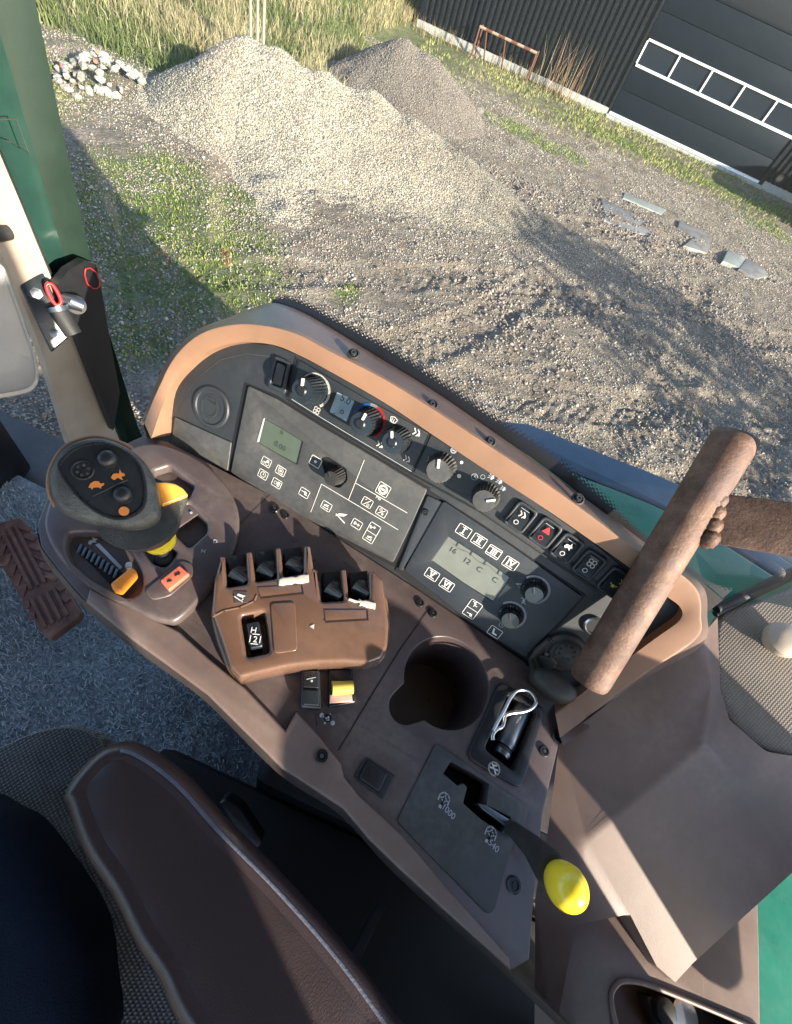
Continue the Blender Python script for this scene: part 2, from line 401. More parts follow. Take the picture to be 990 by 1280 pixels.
def ribbon(polys, w, z=0, th=.0003):
    vs = []; fs = []
    for pl in polys:
        ww = w
        if isinstance(pl, dict): ww = pl.get('w', w); fill = pl.get('fill'); pl = pl['p']
        else: fill = False
        if fill:
            k = len(vs); vs += [(x, y, z+th) for x, y in pl]; fs.append(tuple(range(k, k+len(pl)))); continue
        for a, b in zip(pl, pl[1:]):
            a = Vector(a); b = Vector(b); d = (b-a)
            if d.length < 1e-9: continue
            d.normalize(); nn = Vector((-d.y, d.x))*ww/2; a2 = a-d*ww*.4; b2 = b+d*ww*.4; k = len(vs)
            for q in (a2-nn, b2-nn, b2+nn, a2+nn): vs.append((q.x, q.y, z+th))
            fs.append((k, k+1, k+2, k+3))
    me = bpy.data.meshes.new('r'); me.from_pydata(vs, [], fs); me.update(); return me
def ring2(r, n=20, a0=0, a1=360): return [(r*math.cos(R(a0+(a1-a0)*i/n)), r*math.sin(R(a0+(a1-a0)*i/n))) for i in range(n+1)]
def sh(p, x, y): return [(a+x, b+y) for a, b in p]
def rect(w, h, r=.1): return (lambda q: q+[q[0]])(fillet([(-w/2, -h/2), (w/2, -h/2), (w/2, h/2), (-w/2, h/2)], r, 3))
ICON = {   # drawn in a unit square
 'tractor': [sh(ring2(.26), .2, -.12), sh(ring2(.14), -.34, -.22), {'p': [(-.45, -.05), (-.05, 0), (.0, .35), (.35, .35), (.4, .05), (-.05, -.12)], 'fill': 1}],
 'rotor': [ring2(.36), {'p': ring2(.17), 'fill': 1}, [(-.45, .3), (-.3, .42)], [(.45, -.3), (.3, -.42)]],
 'dial': [ring2(.38), [(0, 0), (0, .2)], [(0, 0), (.16, 0)]],
 'drop': [sh(ring2(.2), -.2, 0), [(.1, .3), (.45, .3), (.4, -.3), (.15, -.3), (.1, .3)], [(.27, .3), (.27, -.1)]],
 'hook': [[(-.45, .1), (.0, .1), (.1, -.2), (.45, -.15)], {'p': [(-.1, .25), (.3, .2), (.35, -.1), (0, 0)], 'fill': 1}],
 'dot': [{'p': ring2(.16), 'fill': 1}],
 'gear': [ring2(.3), ring2(.42, 10), {'p': [(-.2, -.1), (.2, -.1), (.2, .1), (-.2, .1)], 'fill': 1}],
 'slash': [[(-.35, .25), (-.25, .35)], [(-.3, -.4), (.3, .4)], sh(ring2(.15), .25, -.25)],
 'slash2': [[(-.35, -.35), (.35, .35)], sh(ring2(.16), -.2, .22), {'p': sh(ring2(.14), .22, -.2), 'fill': 1}],
 'plough': [[(-.45, -.3), (.4, -.3)], {'p': [(-.35, -.1), (.2, .0), (.3, .3), (-.4, .1)], 'fill': 1}, [(.3, -.05), (.3, -.3)]],
 'arrow': [[(-.4, 0), (.4, 0)], [(.2, .15), (.4, 0), (.2, -.15)], {'p': [(-.4, -.2), (-.15, -.2), (-.15, .2), (-.4, .2)], 'fill': 1}],
 'fan': [sh(ring2(.22), .22, .22), sh(ring2(.22), -.22, .22), sh(ring2(.22), .22, -.22), sh(ring2(.22), -.22, -.22)],
 'blade': [{'p': [(-.5, -.3), (-.3, .1), (.4, .45), (.2, .1)], 'fill': 1}, [(-.5, -.1), (.5, -.4)]],
 'seat': [{'p': [(-.4, .4), (-.2, .4), (-.05, -.1), (.4, -.15), (.4, -.35), (-.2, -.35)], 'fill': 1}],
 'lamp': [{'p': [(-.1, -.3), (.1, -.4), (.35, 0), (.1, .4), (-.1, .3)], 'fill': 1}, [(-.2, .2), (-.5, .3)], [(-.2, 0), (-.5, 0)], [(-.2, -.2), (-.5, -.3)]],
 'o': [ring2(.35)], 'beacon': [{'p': [(-.3, -.35), (.3, -.35), (.3, -.2), (-.3, -.2)], 'fill': 1}, {'p': [(-.2, -.12), (.2, -.12), (.15, .3), (-.15, .3)], 'fill': 1}, [(-.4, .3), (-.25, .2)], [(.4, .3), (.25, .2)]],
 'tri': [[(-.4, -.3), (.4, -.3), (0, .4), (-.4, -.3)], {'p': [(-.25, -.2), (.25, -.2), (0, .25)], 'fill': 1}],
 'rabbit': [{'p': [(-.5, -.2), (-.35, .1), (-.1, .15), (.05, .1), (.1, .5), (.22, .2), (.42, .12), (.45, -.05), (.2, -.12), (.3, -.4), (.1, -.3), (-.05, -.2), (-.3, -.4)], 'fill': 1}],
 'turtle': [{'p': [(-.5, -.2), (-.38, .1), (-.12, .28), (.15, .25), (.3, .05), (.5, .12), (.48, -.05), (.3, -.15), (.28, -.32), (.12, -.2), (-.2, -.2), (-.3, -.35), (-.36, -.18)], 'fill': 1}],
 'nosmoke': [ring2(.45), [(-.32, .32), (.32, -.32)], [(-.3, -.05), (.3, .05)], [(-.1, .2), (.1, .3)]],
 'pto': [{'p': ring2(.22), 'fill': 1}, [(-.45, -.25), (-.45, .2), (-.2, .45), (.2, .45), (.45, .2), (.45, -.25)], sh(ring2(.06), 0, -.35), [(-.3, 0), (.3, 0)], [(0, -.3), (0, .3)]],
 'wheels': [{'p': sh(ring2(.12), -.38, 0), 'fill': 1}, {'p': sh(ring2(.12), .38, 0), 'fill': 1}, [(-.3, 0), (.3, 0)], sh(ring2(.18), 0, .05), [(0, -.25), (0, .3)]],
 'joint': [[(-.4, .2), (-.1, .2), (.1, -.2), (.4, -.2)], {'p': [(-.15, -.1), (.15, -.1), (.15, .1), (-.15, .1)], 'fill': 1}, [(0, .4), (0, -.4)]],
 'vent': [[(-.4, .3), (-.1, 0), (-.3, -.3)], [(0, .35), (.3, .1), (.1, -.3)], {'p': sh(ring2(.14), .3, -.1), 'fill': 1}],
 'shield': [[(-.45, .2), (0, .38), (.45, .2), (.3, -.3), (-.3, -.3), (-.45, .2)], [(-.15, -.4), (-.2, .1)], [(.1, -.4), (.05, .1)]],
}
def icon(fr, k, px, py, size, n, mat, parent, rot=0, w=.09, boxed=None, asp=1.):
    me = ribbon([([(x, y) for x, y in p] if not isinstance(p, dict) else p) for p in ICON[k]], w)
    mx = fr.at(px, py, n, rot) @ Matrix.Diagonal((size, size, 1, 1))
    o = put('symbol', me, mat, parent, mx)
    if boxed:
        bw, bh = boxed
        put('symbol_frame', ribbon([rect(bw, bh, .0012)], .0007), mat, parent, fr.at(px, py, n, rot))
    return o
exec_order = []

# ================================================================== CAB
ZD = .44
uh = (V(658, 831, ZD)-V(345, 628, ZD)).normalized()
DECK = Frame(V(480, 800, ZD), uh, Vector((0, 0, 1)))
vh = DECK.v
T = R(58)
DASH = Frame(V(480, 706, ZD), uh, Vector((0, 0, 1))*math.cos(T)-vh*math.sin(T))
def pit(name, fr, pts, n1, depth, mat, parent, r=0, sm=0, shrink=.96, floor='pit', uv=None):
    q = uv or [fr.uv(x, y, n1) for x, y in pts]
    if sm: q = smooth(q, sm)
    if r: q = fillet(q, r)
    c = sum((Vector(p) for p in q), Vector((0, 0)))/len(q); n = len(q); vs = []; fs = []
    for s, z in ((1.02, n1-.001), (shrink, n1-depth)):
        for p in q: d = c+(Vector(p)-c)*s; vs.append((d.x, d.y, z))
    for i in range(n): fs.append((i, (i+1) % n, n+(i+1) % n, n+i))
    fs.append(tuple(range(n, 2*n)))
    me = bpy.data.meshes.new('p'); me.from_pydata(vs, [], fs); fin(me, 40)
    return put(name, me, mat, parent, fr.M.copy())

# ---- side console -------------------------------------------------
con = thing('side_console', V(400, 860, ZD), 'long dark brown moulded plastic side console beside the seat, holding cup holder, gates and trays', 'console')
deck_out = [(46, 656), (60, 618), (110, 575), (178, 545), (210, 552), (345, 622), (520, 735), (655, 826), (708, 884), (700, 922), (697, 938), (679, 1015), (668, 1115), (662, 1200),
            (640, 1214), (560, 1142), (500, 1087), (429, 1011), (353, 961), (259, 868), (202, 826), (166, 800), (107, 752), (79, 721), (51, 684)]
def ell(fr, px, py, rpx, n=0, k=44):
    u, v = fr.uv(px, py, n); u2, v2 = fr.uv(px+rpx, py, n); r = math.hypot(u2-u, v2-v); return u, v, r
cu_, cv_, cr_ = ell(DECK, 559, 851, 51)
nu, nv = DECK.uv(507, 883); nr = cr_*.36
cup = []
ang0 = math.atan2(nv-cv_, nu-cu_)
for i in range(49):     # circle with a thumb notch
    a = ang0+R(25)+(math.tau-R(50))*i/48; cup.append((cu_+cr_*math.cos(a), cv_+cr_*math.sin(a)))
for i in range(1, 12):
    a = ang0-R(100)+R(200)*i/12; cup.append((nu+nr*math.cos(a), nv+nr*math.sin(a)))
tray_o = [(625, 850), (683, 886), (652, 988), (583, 946)]
tray_i = [(636, 866), (672, 889), (643, 965), (606, 936)]
gate = [(563.6, 952), (590, 966), (612, 980), (610, 995), (608, 1007), (616, 1010), (639, 1022), (634, 1032), (627, 1041), (600, 1023), (579, 1004), (582, 992), (584, 984), (579, 979), (572, 982), (554, 967)]
prism('deck', DECK, deck_out, -.02, 0, 'brown', con, holes=[{'uv': cup}, {'p': tray_i, 'r': .004}, {'p': gate, 'r': .001}], bev=.0015)
pit('cup_holder', DECK, None, 0, .085, 'brown', con, uv=cup, shrink=.86)
pit('tray_well', DECK, tray_i, 0, .03, 'void', con, r=.004, shrink=.97)
pit('gate_well', DECK, gate, 0, .03, 'void', con, shrink=1.0)
prism('tray', DECK, tray_o, 0, .0035, 'black', con, holes=[{'p': tray_i, 'r': .004}], bev=.0015, r=.009)
# console skirt down to the floor
edge = [(46, 656), (51, 684), (79, 721), (107, 752), (166, 800), (202, 826), (259, 868), (353, 961), (429, 1011), (500, 1087), (640, 1214), (760, 1330)]
e0 = [V(x, y, ZD-.000) for x, y in edge]; e0 = [Vector(q) for q in smooth([(v.x, v.y, v.z) for v in e0], 4, False)]
e1 = [v + Vector((.0, -.004, -.012)) for v in e0]
e2 = [v + Vector((.02, .012, -.10)) for v in e0]
e3 = [v + Vector((.04, .06, -.30)) for v in e0]; e4 = [Vector((v.x+.08, v.y+.10, H-1.0)) for v in e0]
loft('skirt', [e0, e1, e2], 'skirt', con, 80); loft('lower_skirt', [e2, e3, e4], 'skirt', con, 80)
# raised edge trim on the driver's side
trim_o = [(107, 752), (166, 800), (202, 826), (259, 868), (353, 961), (385, 982), (429, 1011), (462, 1050), (500, 1087), (560, 1142), (640, 1214)]
trim_i = [(638, 1198), (560, 1110), (503, 1044), (450, 995), (431, 972), (427, 955), (400, 921), (371, 889), (357, 913), (308, 861), (260, 821), (225, 789), (170, 762), (112, 735)]
prism('edge_trim', DECK, trim_o+trim_i, 0, .006, M['rim'] if False else 'trim' if 'trim' in M else 'rear', con, bev=.0025)
# raised selector pod
NP = .014
pod = [(54, 648), (70, 610), (110, 585), (150, 566), (180, 554), (216, 558), (256, 578), (286, 610), (299, 645), (292, 690), (264, 732), (226, 772), (205, 776), (180, 768), (150, 752), (110, 730), (76, 700), (60, 676)]
thr = [(92, 664), (138, 668), (166, 694), (178, 722), (172, 742), (152, 746), (132, 737), (98, 712), (84, 690), (84, 672)]
gt1 = [(190, 588), (212, 581), (243, 606), (236, 622), (205, 625)]
gt2 = [(163, 664), (185, 657), (222, 690), (207, 709), (190, 703)]
gt3 = [(212, 640), (236, 628), (258, 652), (259, 664), (237, 684), (222, 670), (206, 655)]
prism('selector_pod', DECK, pod, -.001, NP, 'brown', con, holes=[{'p': thr, 'sm': 3}, {'p': gt1, 'r': .004}, {'p': gt2, 'r': .005}, {'p': gt3, 'r': .004}], bev=.004, sm=4)
pit('throttle_recess', DECK, thr, NP-.003, .009, 'brown', con, sm=3, shrink=.97)
pit('gate_recess', DECK, gt1, NP-.003, .012, 'brown', con, r=.004); pit('gate_recess', DECK, gt2, NP-.003, .03, 'void', con, r=.005); pit('gate_recess', DECK, gt3, NP-.003, .03, 'void', con, r=.004)
prism('gate_plate', DECK, [(212, 641), (236, 629), (248, 642), (219, 662)], NP-.006, NP-.003, 'brown', con)
for x, y in ((239, 647), (222, 658)): lathe('marker_dot', DECK.at(x, y-6, NP-.002), [(.0014, 0), (.0014, .0005)], 'grey_print', con, 10)
for s_, x, y in (('H', 254, 689), ('D', 269, 677)): text(DECK, s_, x, y, .006, NP+.0002, 'grey_print', con, rot=.5)
NT = NP-.012
slot = [(95, 686), (103, 681), (150, 712), (158, 722), (137, 729)]
prism('throttle_slot', DECK, slot, NT, NT+.0015, 'void', con, r=.001)
for i in range(9):
    t = i/8; x = 100+t*45; y = 686+t*31
    box_ = put('ratchet_rib', box_me(.0026, .0095, .0024, .0006) if i == 0 else rib_me, 'dsteel', con, DECK.at(x, y, NT+.003, 1.05-.55))
    if i == 0: rib_me = box_.data
put('speed_wedge', ribbon([{'p': [DECK.uv(x, y, NT+.001) for x, y in ((119, 681), (124, 679), (153, 709), (150, 712))], 'fill': 1}], 1, z=NT+.001), 'grey_print', con, DECK.M.copy())
icon(DECK, 'rabbit', 116, 676, .009, NT+.001, 'grey_print', con, rot=1.1)
prism('switch_surround', DECK, [(180, 738), (200, 722), (226, 700), (240, 704), (243, 718), (212, 745), (190, 750)], NP-.001, NP+.0015, 'brown', con, r=.004)
rs = prism('rocker_switch', DECK, [(200, 725), (224, 706), (237, 717), (211, 738)], NP, NP+.006, 'red', con, r=.0015, bev=.0015)
icon(DECK, 'rabbit', 222, 717, .006, NP+.0063, 'void', rs, rot=.9); icon(DECK, 'turtle', 212, 726, .005, NP+.0063, 'void', rs, rot=.9)
# small switches behind the lever bank
sw = prism('rocker_switch', DECK, [(377, 836), (400, 838), (402, 886), (376, 884)], 0, .010, 'face', con, r=.002, bev=.002)
prism('rocker_face', DECK, [(380, 839), (398, 840), (398, 860), (379, 859)], .010, .0115, 'black', sw, r=.001)
prism('rocker_face', DECK, [(379, 862), (399, 863), (399, 882), (379, 881)], .010, .0125, 'face', sw, r=.001)
icon(DECK, 'slash2', 389, 848, .008, .0118, 'grey_print', sw)
sl = prism('slide_switch', DECK, [(411, 836), (441, 836), (445, 878), (411, 885)], 0, .006, 'face', con, r=.002, bev=.002)
mid = DECK.P(428, 862, .007)
tube('yellow_roller', [DECK.P(415, 861, .008), DECK.P(441, 859, .008)], .006, 'yelldull', sl, 24)
prism('pink_stop', DECK, [(412, 868), (440, 868), (441, 877), (412, 879)], .006, .008, 'pink', sl)
prism('roller_lip', DECK, [(415, 851), (436, 851), (436, 855), (415, 855)], .006, .0115, 'yelldull', sl)
prism('label_plate', DECK, [(395, 893), (422, 891), (424, 908), (396, 909)], 0, .0006, 'skirt', con, r=.001, bev=.0002)
icon(DECK, 'wheels', 409, 899, .016, .0009, 'grey_print', con)
# blank push plate
bp = prism('blank_switch', DECK, [(458, 945), (495, 970), (480, 1000), (443, 972)], 0, .003, 'black', con, r=.002, bev=.0015)
prism('blank_insert', DECK, [(461, 951), (485, 967), (474, 990), (449, 972)], .003, .0055, 'black', bp, r=.002, bev=.0015)
# PTO cover plate
plate = [(545, 929), (661, 1008), (656, 1034), (640, 1058), (618, 1138), (609, 1143), (496, 1027)]
prism('power_take_off_plate', DECK, plate, 0, .0015, 'panel3' if 'panel3' in M else 'panel', con, holes=[{'p': gate, 'r': .001}], r=.004, bev=.0006)
icon(DECK, 'pto', 555, 999, .0105, .0018, 'grey_print', con, w=.11); text(DECK, '1000', 560.5, 1014.5, .0070, .0018, 'grey_print', con, rot=-.18)
icon(DECK, 'pto', 613.5, 1042, .0105, .0018, 'grey_print', con, w=.11); text(DECK, '540', 617, 1057.5, .0070, .0018, 'grey_print', con, rot=-.18)
for q in ((550, 1008), (608, 1051)): put('print_square', ribbon([{'p': [(-.0013, -.0013), (.0013, -.0013), (.0013, .0013), (-.0013, .0013)], 'fill': 1}], 1), 'grey_print', con, DECK.at(*q, .0018))
icon(DECK, 'nosmoke', 617.5, 961, .012, .0042, 'white', con, w=.11)
# seams
def seam(fr, pts, n, w=.0011, name='seam', mat='void', par=None):
    return put(name, ribbon([[fr.uv(x, y, n) for x, y in pts]], w, z=n), mat, par, fr.M.copy())
seam(DECK, [(537, 760), (500, 812), (462, 873), (423, 938)], .0002, par=con)
seam(DECK, [(338, 618), (325, 630), (300, 655)], .0002, .0006, par=con)
seam(DECK, [(357, 914), (371, 890)], .0003, .0016, par=con)
# screws
def screw(fr, px, py, n, r, par, dark=True):
    o = lathe('screw', fr.at(px, py, n), [(r, 0), (r, .0012), (r*.86, .0022), (r*.62, .0022), (r*.58, .0012), (r*.5, .0012)], 'black', par, 20)
    put('screw_socket', lathe_me([(r*.34, .0013), (r*.34, .0019)], 6), 'dsteel' if not dark else 'rubber', o, fr.at(px, py, n)); return o
for x, y, r in ((343, 636, .0058), (357, 645, .0045), (525, 754, .0048), (541, 767, .0048), (680, 939, .0052), (642, 1106, .0062)): screw(DECK, x, y, 0, r, con)
screw(DECK, 402, 945, .006, .0055, con, False)
screw(DECK, 697, 921, .0, .0062, con)

# ---- instrument panel with its hood --------------------------------
dash = thing('instrument_panel', DASH.P(500, 620, 0), 'curved charcoal instrument panel under a tan brown hood, with knobs, displays and rocker switches', 'control panel')
st = [((176, 531), (180, 527), (189, 548)), ((193, 483), (198, 485), (210, 491)), ((214, 443), (219, 446), (235, 458)), ((246, 413), (250, 418), (265, 437)),
      ((288, 396), (292, 406), (301, 428)), ((318, 384), (335, 408), (341, 431)), ((345, 379), (374, 419), (374, 444)), ((385, 394), (408, 437), (410, 463)), ((466, 443), (480, 474), (480, 503)),
      ((540, 488), (540, 511), (540, 543)), ((600, 529), (600, 550), (600, 583)), ((680, 585), (680, 603), (680, 635)), ((740, 630), (740, 646), (735, 673)), ((805, 678), (799, 690), (786, 709)),
      ((850, 712), (848, 716), (830, 743)), ((880, 735), (872, 740), (851, 760)), ((884, 770), (876, 770), (849, 776)), ((878, 806), (869, 800), (818, 799)), ((812, 855), (800, 846), (760, 842)), ((742, 905), (736, 895), (718, 874)), ((704, 932), (700, 922), (694, 892))]
def rimP(px, py, n):
    p = DASH.P(px, py, n)
    return p if p.z > H-.432 else V(px, py, .432)
def row(k, n): return [Vector(q) for q in smooth([tuple(rimP(s[k][0], s[k][1], n)) for s in st], 5, False)]
rowsR = []
A = row(0, -.024); B = row(1, .016); Cc = row(2, .012)
base = [Vector((p.x, p.y, p.z)) - DASH.n*.030 for p in Cc]
low = [p - Vector((0, 0, .14 if i < 66 else .012)) for i, p in enumerate(A)]
nrow = len(A)
def strip(name, rows, mat):
    vs = [v for r in rows for v in r]; fs = [(k*nrow+i, k*nrow+i+1, (k+1)*nrow+i+1, (k+1)*nrow+i) for k in range(len(rows)-1) for i in range(nrow-1)]
    me = bpy.data.meshes.new(name); me.from_pydata([tuple(v) for v in vs], [], fs); fin(me, 50); return put(name, me, mat, dash)
B2 = [b.lerp(a, .12)-DASH.n*.0015 for a, b in zip(A, B)]; B1 = [b.lerp(c, .10)+DASH.n*.0006 for b, c in zip(B, Cc)]
C1 = [c.lerp(b, .08) for b, c in zip(B, Cc)]; C2 = [c-DASH.n*.003 for c in Cc]
strip('hood_rim', [B2, B, B1, C1, Cc, C2, base], 'rim')
A1 = [a.lerp(b, .25) for a, b in zip(A, B)]; A0 = [a-DASH.n*.004 for a in A]
strip('hood_ledge', [low, A0, A, A1, B2], 'ledge')
body_px = [s[2] for s in st[:-1]]+[(694, 858), (660, 838), (520, 745), (345, 632), (192, 556)]
prism('panel_body', DASH, [(x, y) for x, y in body_px], -.03, 0, 'charcoal', dash, bev=.0008, hn=0)
# inner bevelled hollow at the left end
seam(DASH, [(205, 545), (222, 508), (245, 475), (275, 450), (308, 442), (350, 447)], .0003, .0007, 'mould_line', 'panel', dash)
# left operation panel
p1 = [(310, 482), (345, 498), (400, 532), (453, 563), (534, 612), (514, 656), (491, 704), (420, 668), (345, 628), (288, 590)]
lcd1 = [(330, 523.5), (354, 537), (378, 552), (371, 580.5), (346, 567), (321.5, 552.5)]
rec = [(400, 572), (410, 571), (432, 586), (434, 600), (424, 610), (411, 606)]
prism('operation_panel', DASH, p1, -.001, .0035, 'panel', dash, holes=[{'p': lcd1, 'r': .001}, {'p': rec, 'r': .003}], bev=.001, r=.003)
prism('panel_groove', DASH, [(306, 478), (345, 494), (402, 529), (454, 560), (538, 610), (516, 660), (493, 709), (420, 672), (345, 632), (283, 592)], -.001, .0008, 'void', dash, bev=0)
ds = prism('display', DASH, lcd1, -.001, .002, 'lcd_green', dash, bev=0)
text(DASH, '0', 352, 541, .0065, .0022, 'lcd_ink', ds, name='digits', rot=-.02); text(DASH, '0.00', 350, 558, .0085, .0022, 'lcd_ink', ds, name='digits', rot=-.02)
prism('display_edge', DASH, [(329, 523.5), (331, 522.5), (323.5, 552.5), (321, 552.5)], .0035, .0042, 'grey_print', dash, bev=0)
lathe('recess_floor', DASH.at(416, 590, .0005), [(.012, 0), (.012, .0003)], 'void', dash)
BX = (.0115, .0095)
for k, x, y in (('tractor', 333, 577.5), ('rotor', 351, 588.5), ('dial', 329, 593), ('drop', 346, 604), ('hook', 380.5, 616), ('plough', 408, 632.5), ('arrow', 446, 655), ('slash', 459, 628), ('slash2', 477, 640)):
    icon(DASH, k, x, y, .0085, .0038, 'white', dash, boxed=BX)
icon(DASH, 'dot', 394.5, 577, .010, .0038, 'white', dash, boxed=(.0125, .0105)); icon(DASH, 'gear', 479, 612, .012, .0038, 'white', dash, boxed=(.0135, .013), w=.08)
icon(DASH, 'blade', 427, 645, .013, .0038, 'white', dash); text(DASH, 'MS', 473, 622.5, .005, .0038, 'white', dash, rot=0)
put('symbol_frame', ribbon([rect(.0125, .023, .001), [(-.006, 0), (.006, 0)]], .0007), 'white', dash, DASH.at(464.5, 666, .0038))
icon(DASH, 'arrow', 466, 659, .008, .0038, 'white', dash, rot=.4); icon(DASH, 'plough', 462, 672, .008, .0038, 'white', dash)
for ln in ([(455.5, 575), (436, 624)], [(445, 604), (509, 641)], [(388.6, 640), (402, 605), (450, 633.5), (497.5, 662)]):
    seam(DASH, ln, .0037, .0006, 'printed_line', 'white', dash)
# right operation panel
p2o = [(533, 618), (600, 657), (727, 742), (693, 783), (658, 829), (580, 780), (497, 712)]
p2 = [(554, 626), (640, 683), (728, 746), (694, 783), (656, 821), (580, 773), (505, 712)]
prism('panel_groove', DASH, [(536, 613), (602, 655), (732, 744), (697, 786), (659, 834), (578, 784), (494, 713)], -.001, .0010, 'void', dash, bev=0)
lcd2 = [(561, 671), (600, 696), (637, 722), (627, 738), (616, 752), (578, 728), (540, 701)]
prism('operation_panel', DASH, p2, -.001, .0042, 'panel2', dash, holes=[{'p': lcd2, 'r': .001}], bev=.001, r=.003)
prism('panel_step', DASH, [(534, 619), (556, 629), (503, 714), (497, 711)], -.001, .0030, 'panel2', dash, r=.002)
screw(DASH, 532, 640, .003, .0036, dash)
d2 = prism('display', DASH, lcd2, -.001, .0028, 'lcd_grey', dash, bev=0)
for s_, x, y, z in (('16', 566, 688, .0085), ('12', 583.5, 701.5, .0085), ('C', 599, 712, .0085), ('C', 618.5, 725, .0085)): text(DASH, s_, x, y, z, .003, 'lcd_ink', d2, name='digits')
for i in range(4): seam(DASH, [(573+i*17, 678+i*11.8), (571+i*17, 682+i*11.8)], .003, .0012, 'scale_mark', 'lcd_ink', d2)
put('scale_arc', ribbon([[DASH.uv(567+i*3.2+0, 680+i*2.1+1.5*math.sin(i*.8), .003) for i in range(20)]], .0004, z=.003), 'lcd_ink2', d2, DASH.M.copy())
for s_, x, y in (('I', 579.5, 663.5), ('II', 598.6, 675.6), ('III', 617.3, 690), ('IV', 638, 704.3), ('V', 540, 718), ('VI', 558.5, 731)):
    text(DASH, s_, x, y, .0105 if len(s_) < 3 else .0098, .0045, 'white', dash, bold=True, sx=.95)
    w_ = .0045 if s_ != 'III' else .0075
    for e in (1, -1):   # serif bars
        put('serif', ribbon([[(-w_*(.55 if s_ == 'I' else .9), e*.0036), (w_*(.55 if s_ == 'I' else .9), e*.0036)]], .0007), 'white', dash, DASH.at(x, y, .0045))
    put('symbol_frame', ribbon([rect(.0142, .0112, .0012)], .0007), 'white', dash, DASH.at(x, y, .0045))
put('symbol_frame', ribbon([rect(.0135, .021, .0015), [(-.0065, 0), (.0065, 0)]], .0006), 'white', dash, DASH.at(590.5, 761.5, .0045))
icon(DASH, 'joint', 594, 755, .008, .0045, 'white', dash); icon(DASH, 'hook', 587, 768, .008, .0045, 'white', dash)
icon(DASH, 'seat', 618.5, 790, .009, .0045, 'white', dash, boxed=(.0135, .011)); icon(DASH, 'joint', 654.5, 751, .009, .0045, 'grey_print', dash)
icon(DASH, 'blade', 648.5, 730.5, .006, .0045, 'grey_print', dash); icon(DASH, 'o', 626.5, 764, .005, .0045, 'grey_print', dash); icon(DASH, 'dial', 627, 781, .007, .0045, 'grey_print', dash)
# climate strip
prism('climate_plate', DASH, [(374, 450), (455, 497), (537, 542), (527, 566), (514, 590), (435, 541), (361, 498)], 0, .0028, 'charcoal', dash, bev=.0006)
prism('light_plate', DASH, [(539, 543), (595, 580), (655, 617), (740, 677), (775, 706), (812, 737), (800, 764), (770, 745), (700, 690), (600, 625), (517, 591)], 0, .0020, 'charcoal', dash, bev=.0006)
for sg in ([(374, 448), (361, 499)], [(538, 541), (515, 591)]): seam(DASH, sg, .0030, .0014, par=dash)
seam(DASH, [(361, 501), (400, 525), (450, 555), (514, 593), (600, 640), (700, 708), (745, 738)], .0030, .0015, par=dash)
seam(DASH, [(365, 499), (400, 521), (450, 551), (514, 589)], .0032, .0006, 'ridge_line', 'grey_print', dash)
dc = prism('display', DASH, [(421, 490), (443, 501), (433, 527), (412, 515)], .002, .0034, 'lcd_blue', dash, bev=.0003, r=.001)
text(DASH, '5.0', 432, 500, .0095, .0036, 'lcd_ink', dc, name='digits'); text(DASH, 'o', 428, 514, .009, .0036, 'lcd_ink', dc, name='digits'); text(DASH, '-', 418, 516, .009, .0036, 'lcd_ink', dc, name='digits')
def knob(px, py, r, h, n, ptr, mat='face', cap=True, pointer='white', fl=26, lab=None):
    mx = DASH.at(px, py, n)
    o = lathe('knob', mx, [(r*1.06, 0), (r*1.06, h*.12), (r*.98, h*.16), (r*.86, h*.92), (r*.78, h), (r*.5, h*1.01)], mat, dash, fl*2, (1, .13, (1, 2, 3)))
    u, v = DASH.uv(px, py, n)
    ca, sa = math.cos(ptr), math.sin(ptr)
    put('pointer', box_me(r*.62, r*.16, h*.10, .0002), pointer, o, mx @ Matrix.Translation((ca*r*.5, sa*r*.5, h*1.03)) @ Matrix.Rotation(ptr, 4, 'Z'))
    if cap: put('cap', lathe_me([(r*.36, h), (r*.36, h*1.06), (r*.28, h*1.10)], 24), 'black', o, mx)
    return o
def arc(px, py, r, a0, a1, w, n, mat, par=None, name='scale_ring'):
    return put(name, ribbon([ring2(r, 30, a0, a1)], w), mat, par or dash, DASH.at(px, py, n))
def lf(z): return z
knob(393, 487.5, .0145, .027, .0028, 1.9); knob(461, 527, .0142, .024, .0028, 1.55); knob(498, 549.5, .0135, .022, .0028, 2.1)
knob(552, 584, .0145, .020, .002, 2.0, 'panel', False); knob(607, 620, .0135, .020, .002, .7, 'panel', False)
for a0, a1 in ((172, 150), (146, 112), (108, 62), (58, 10), (6, -38)): arc(393, 488, .0168, a0, a1, .0026 if a0 < 100 else .0016, .0032, 'white')
for a0, a1, m_ in ((196, 150, 'blue'), (147, 112, 'blue'), (109, 88, 'grey_print'), (85, 46, 'redp'), (43, 0, 'redp'), (-3, -38, 'redp')): arc(461, 526.5, .0168, a0, a1, .0026, .0032, m_)
icon(DASH, 'fan', 396, 513, .0075, .0032, 'white', dash, w=.12); icon(DASH, 'shield', 492, 525, .0085, .0032, 'white', dash); icon(DASH, 'vent', 521, 541, .0095, .0032, 'white', dash, w=.12)
icon(DASH, 'vent', 475, 556, .0085, .0032, 'white', dash, w=.12); icon(DASH, 'vent', 509, 574, .0085, .0032, 'white', dash, w=.12); icon(DASH, 'gear', 567, 563, .007, .0024, 'grey_print', dash)
icon(DASH, 'vent', 537, 575, .007, .0024, 'grey_print', dash); icon(DASH, 'dot', 577, 578, .010, .0024, 'white', dash); icon(DASH, 'dot', 574, 595, .013, .0024, 'white', dash)
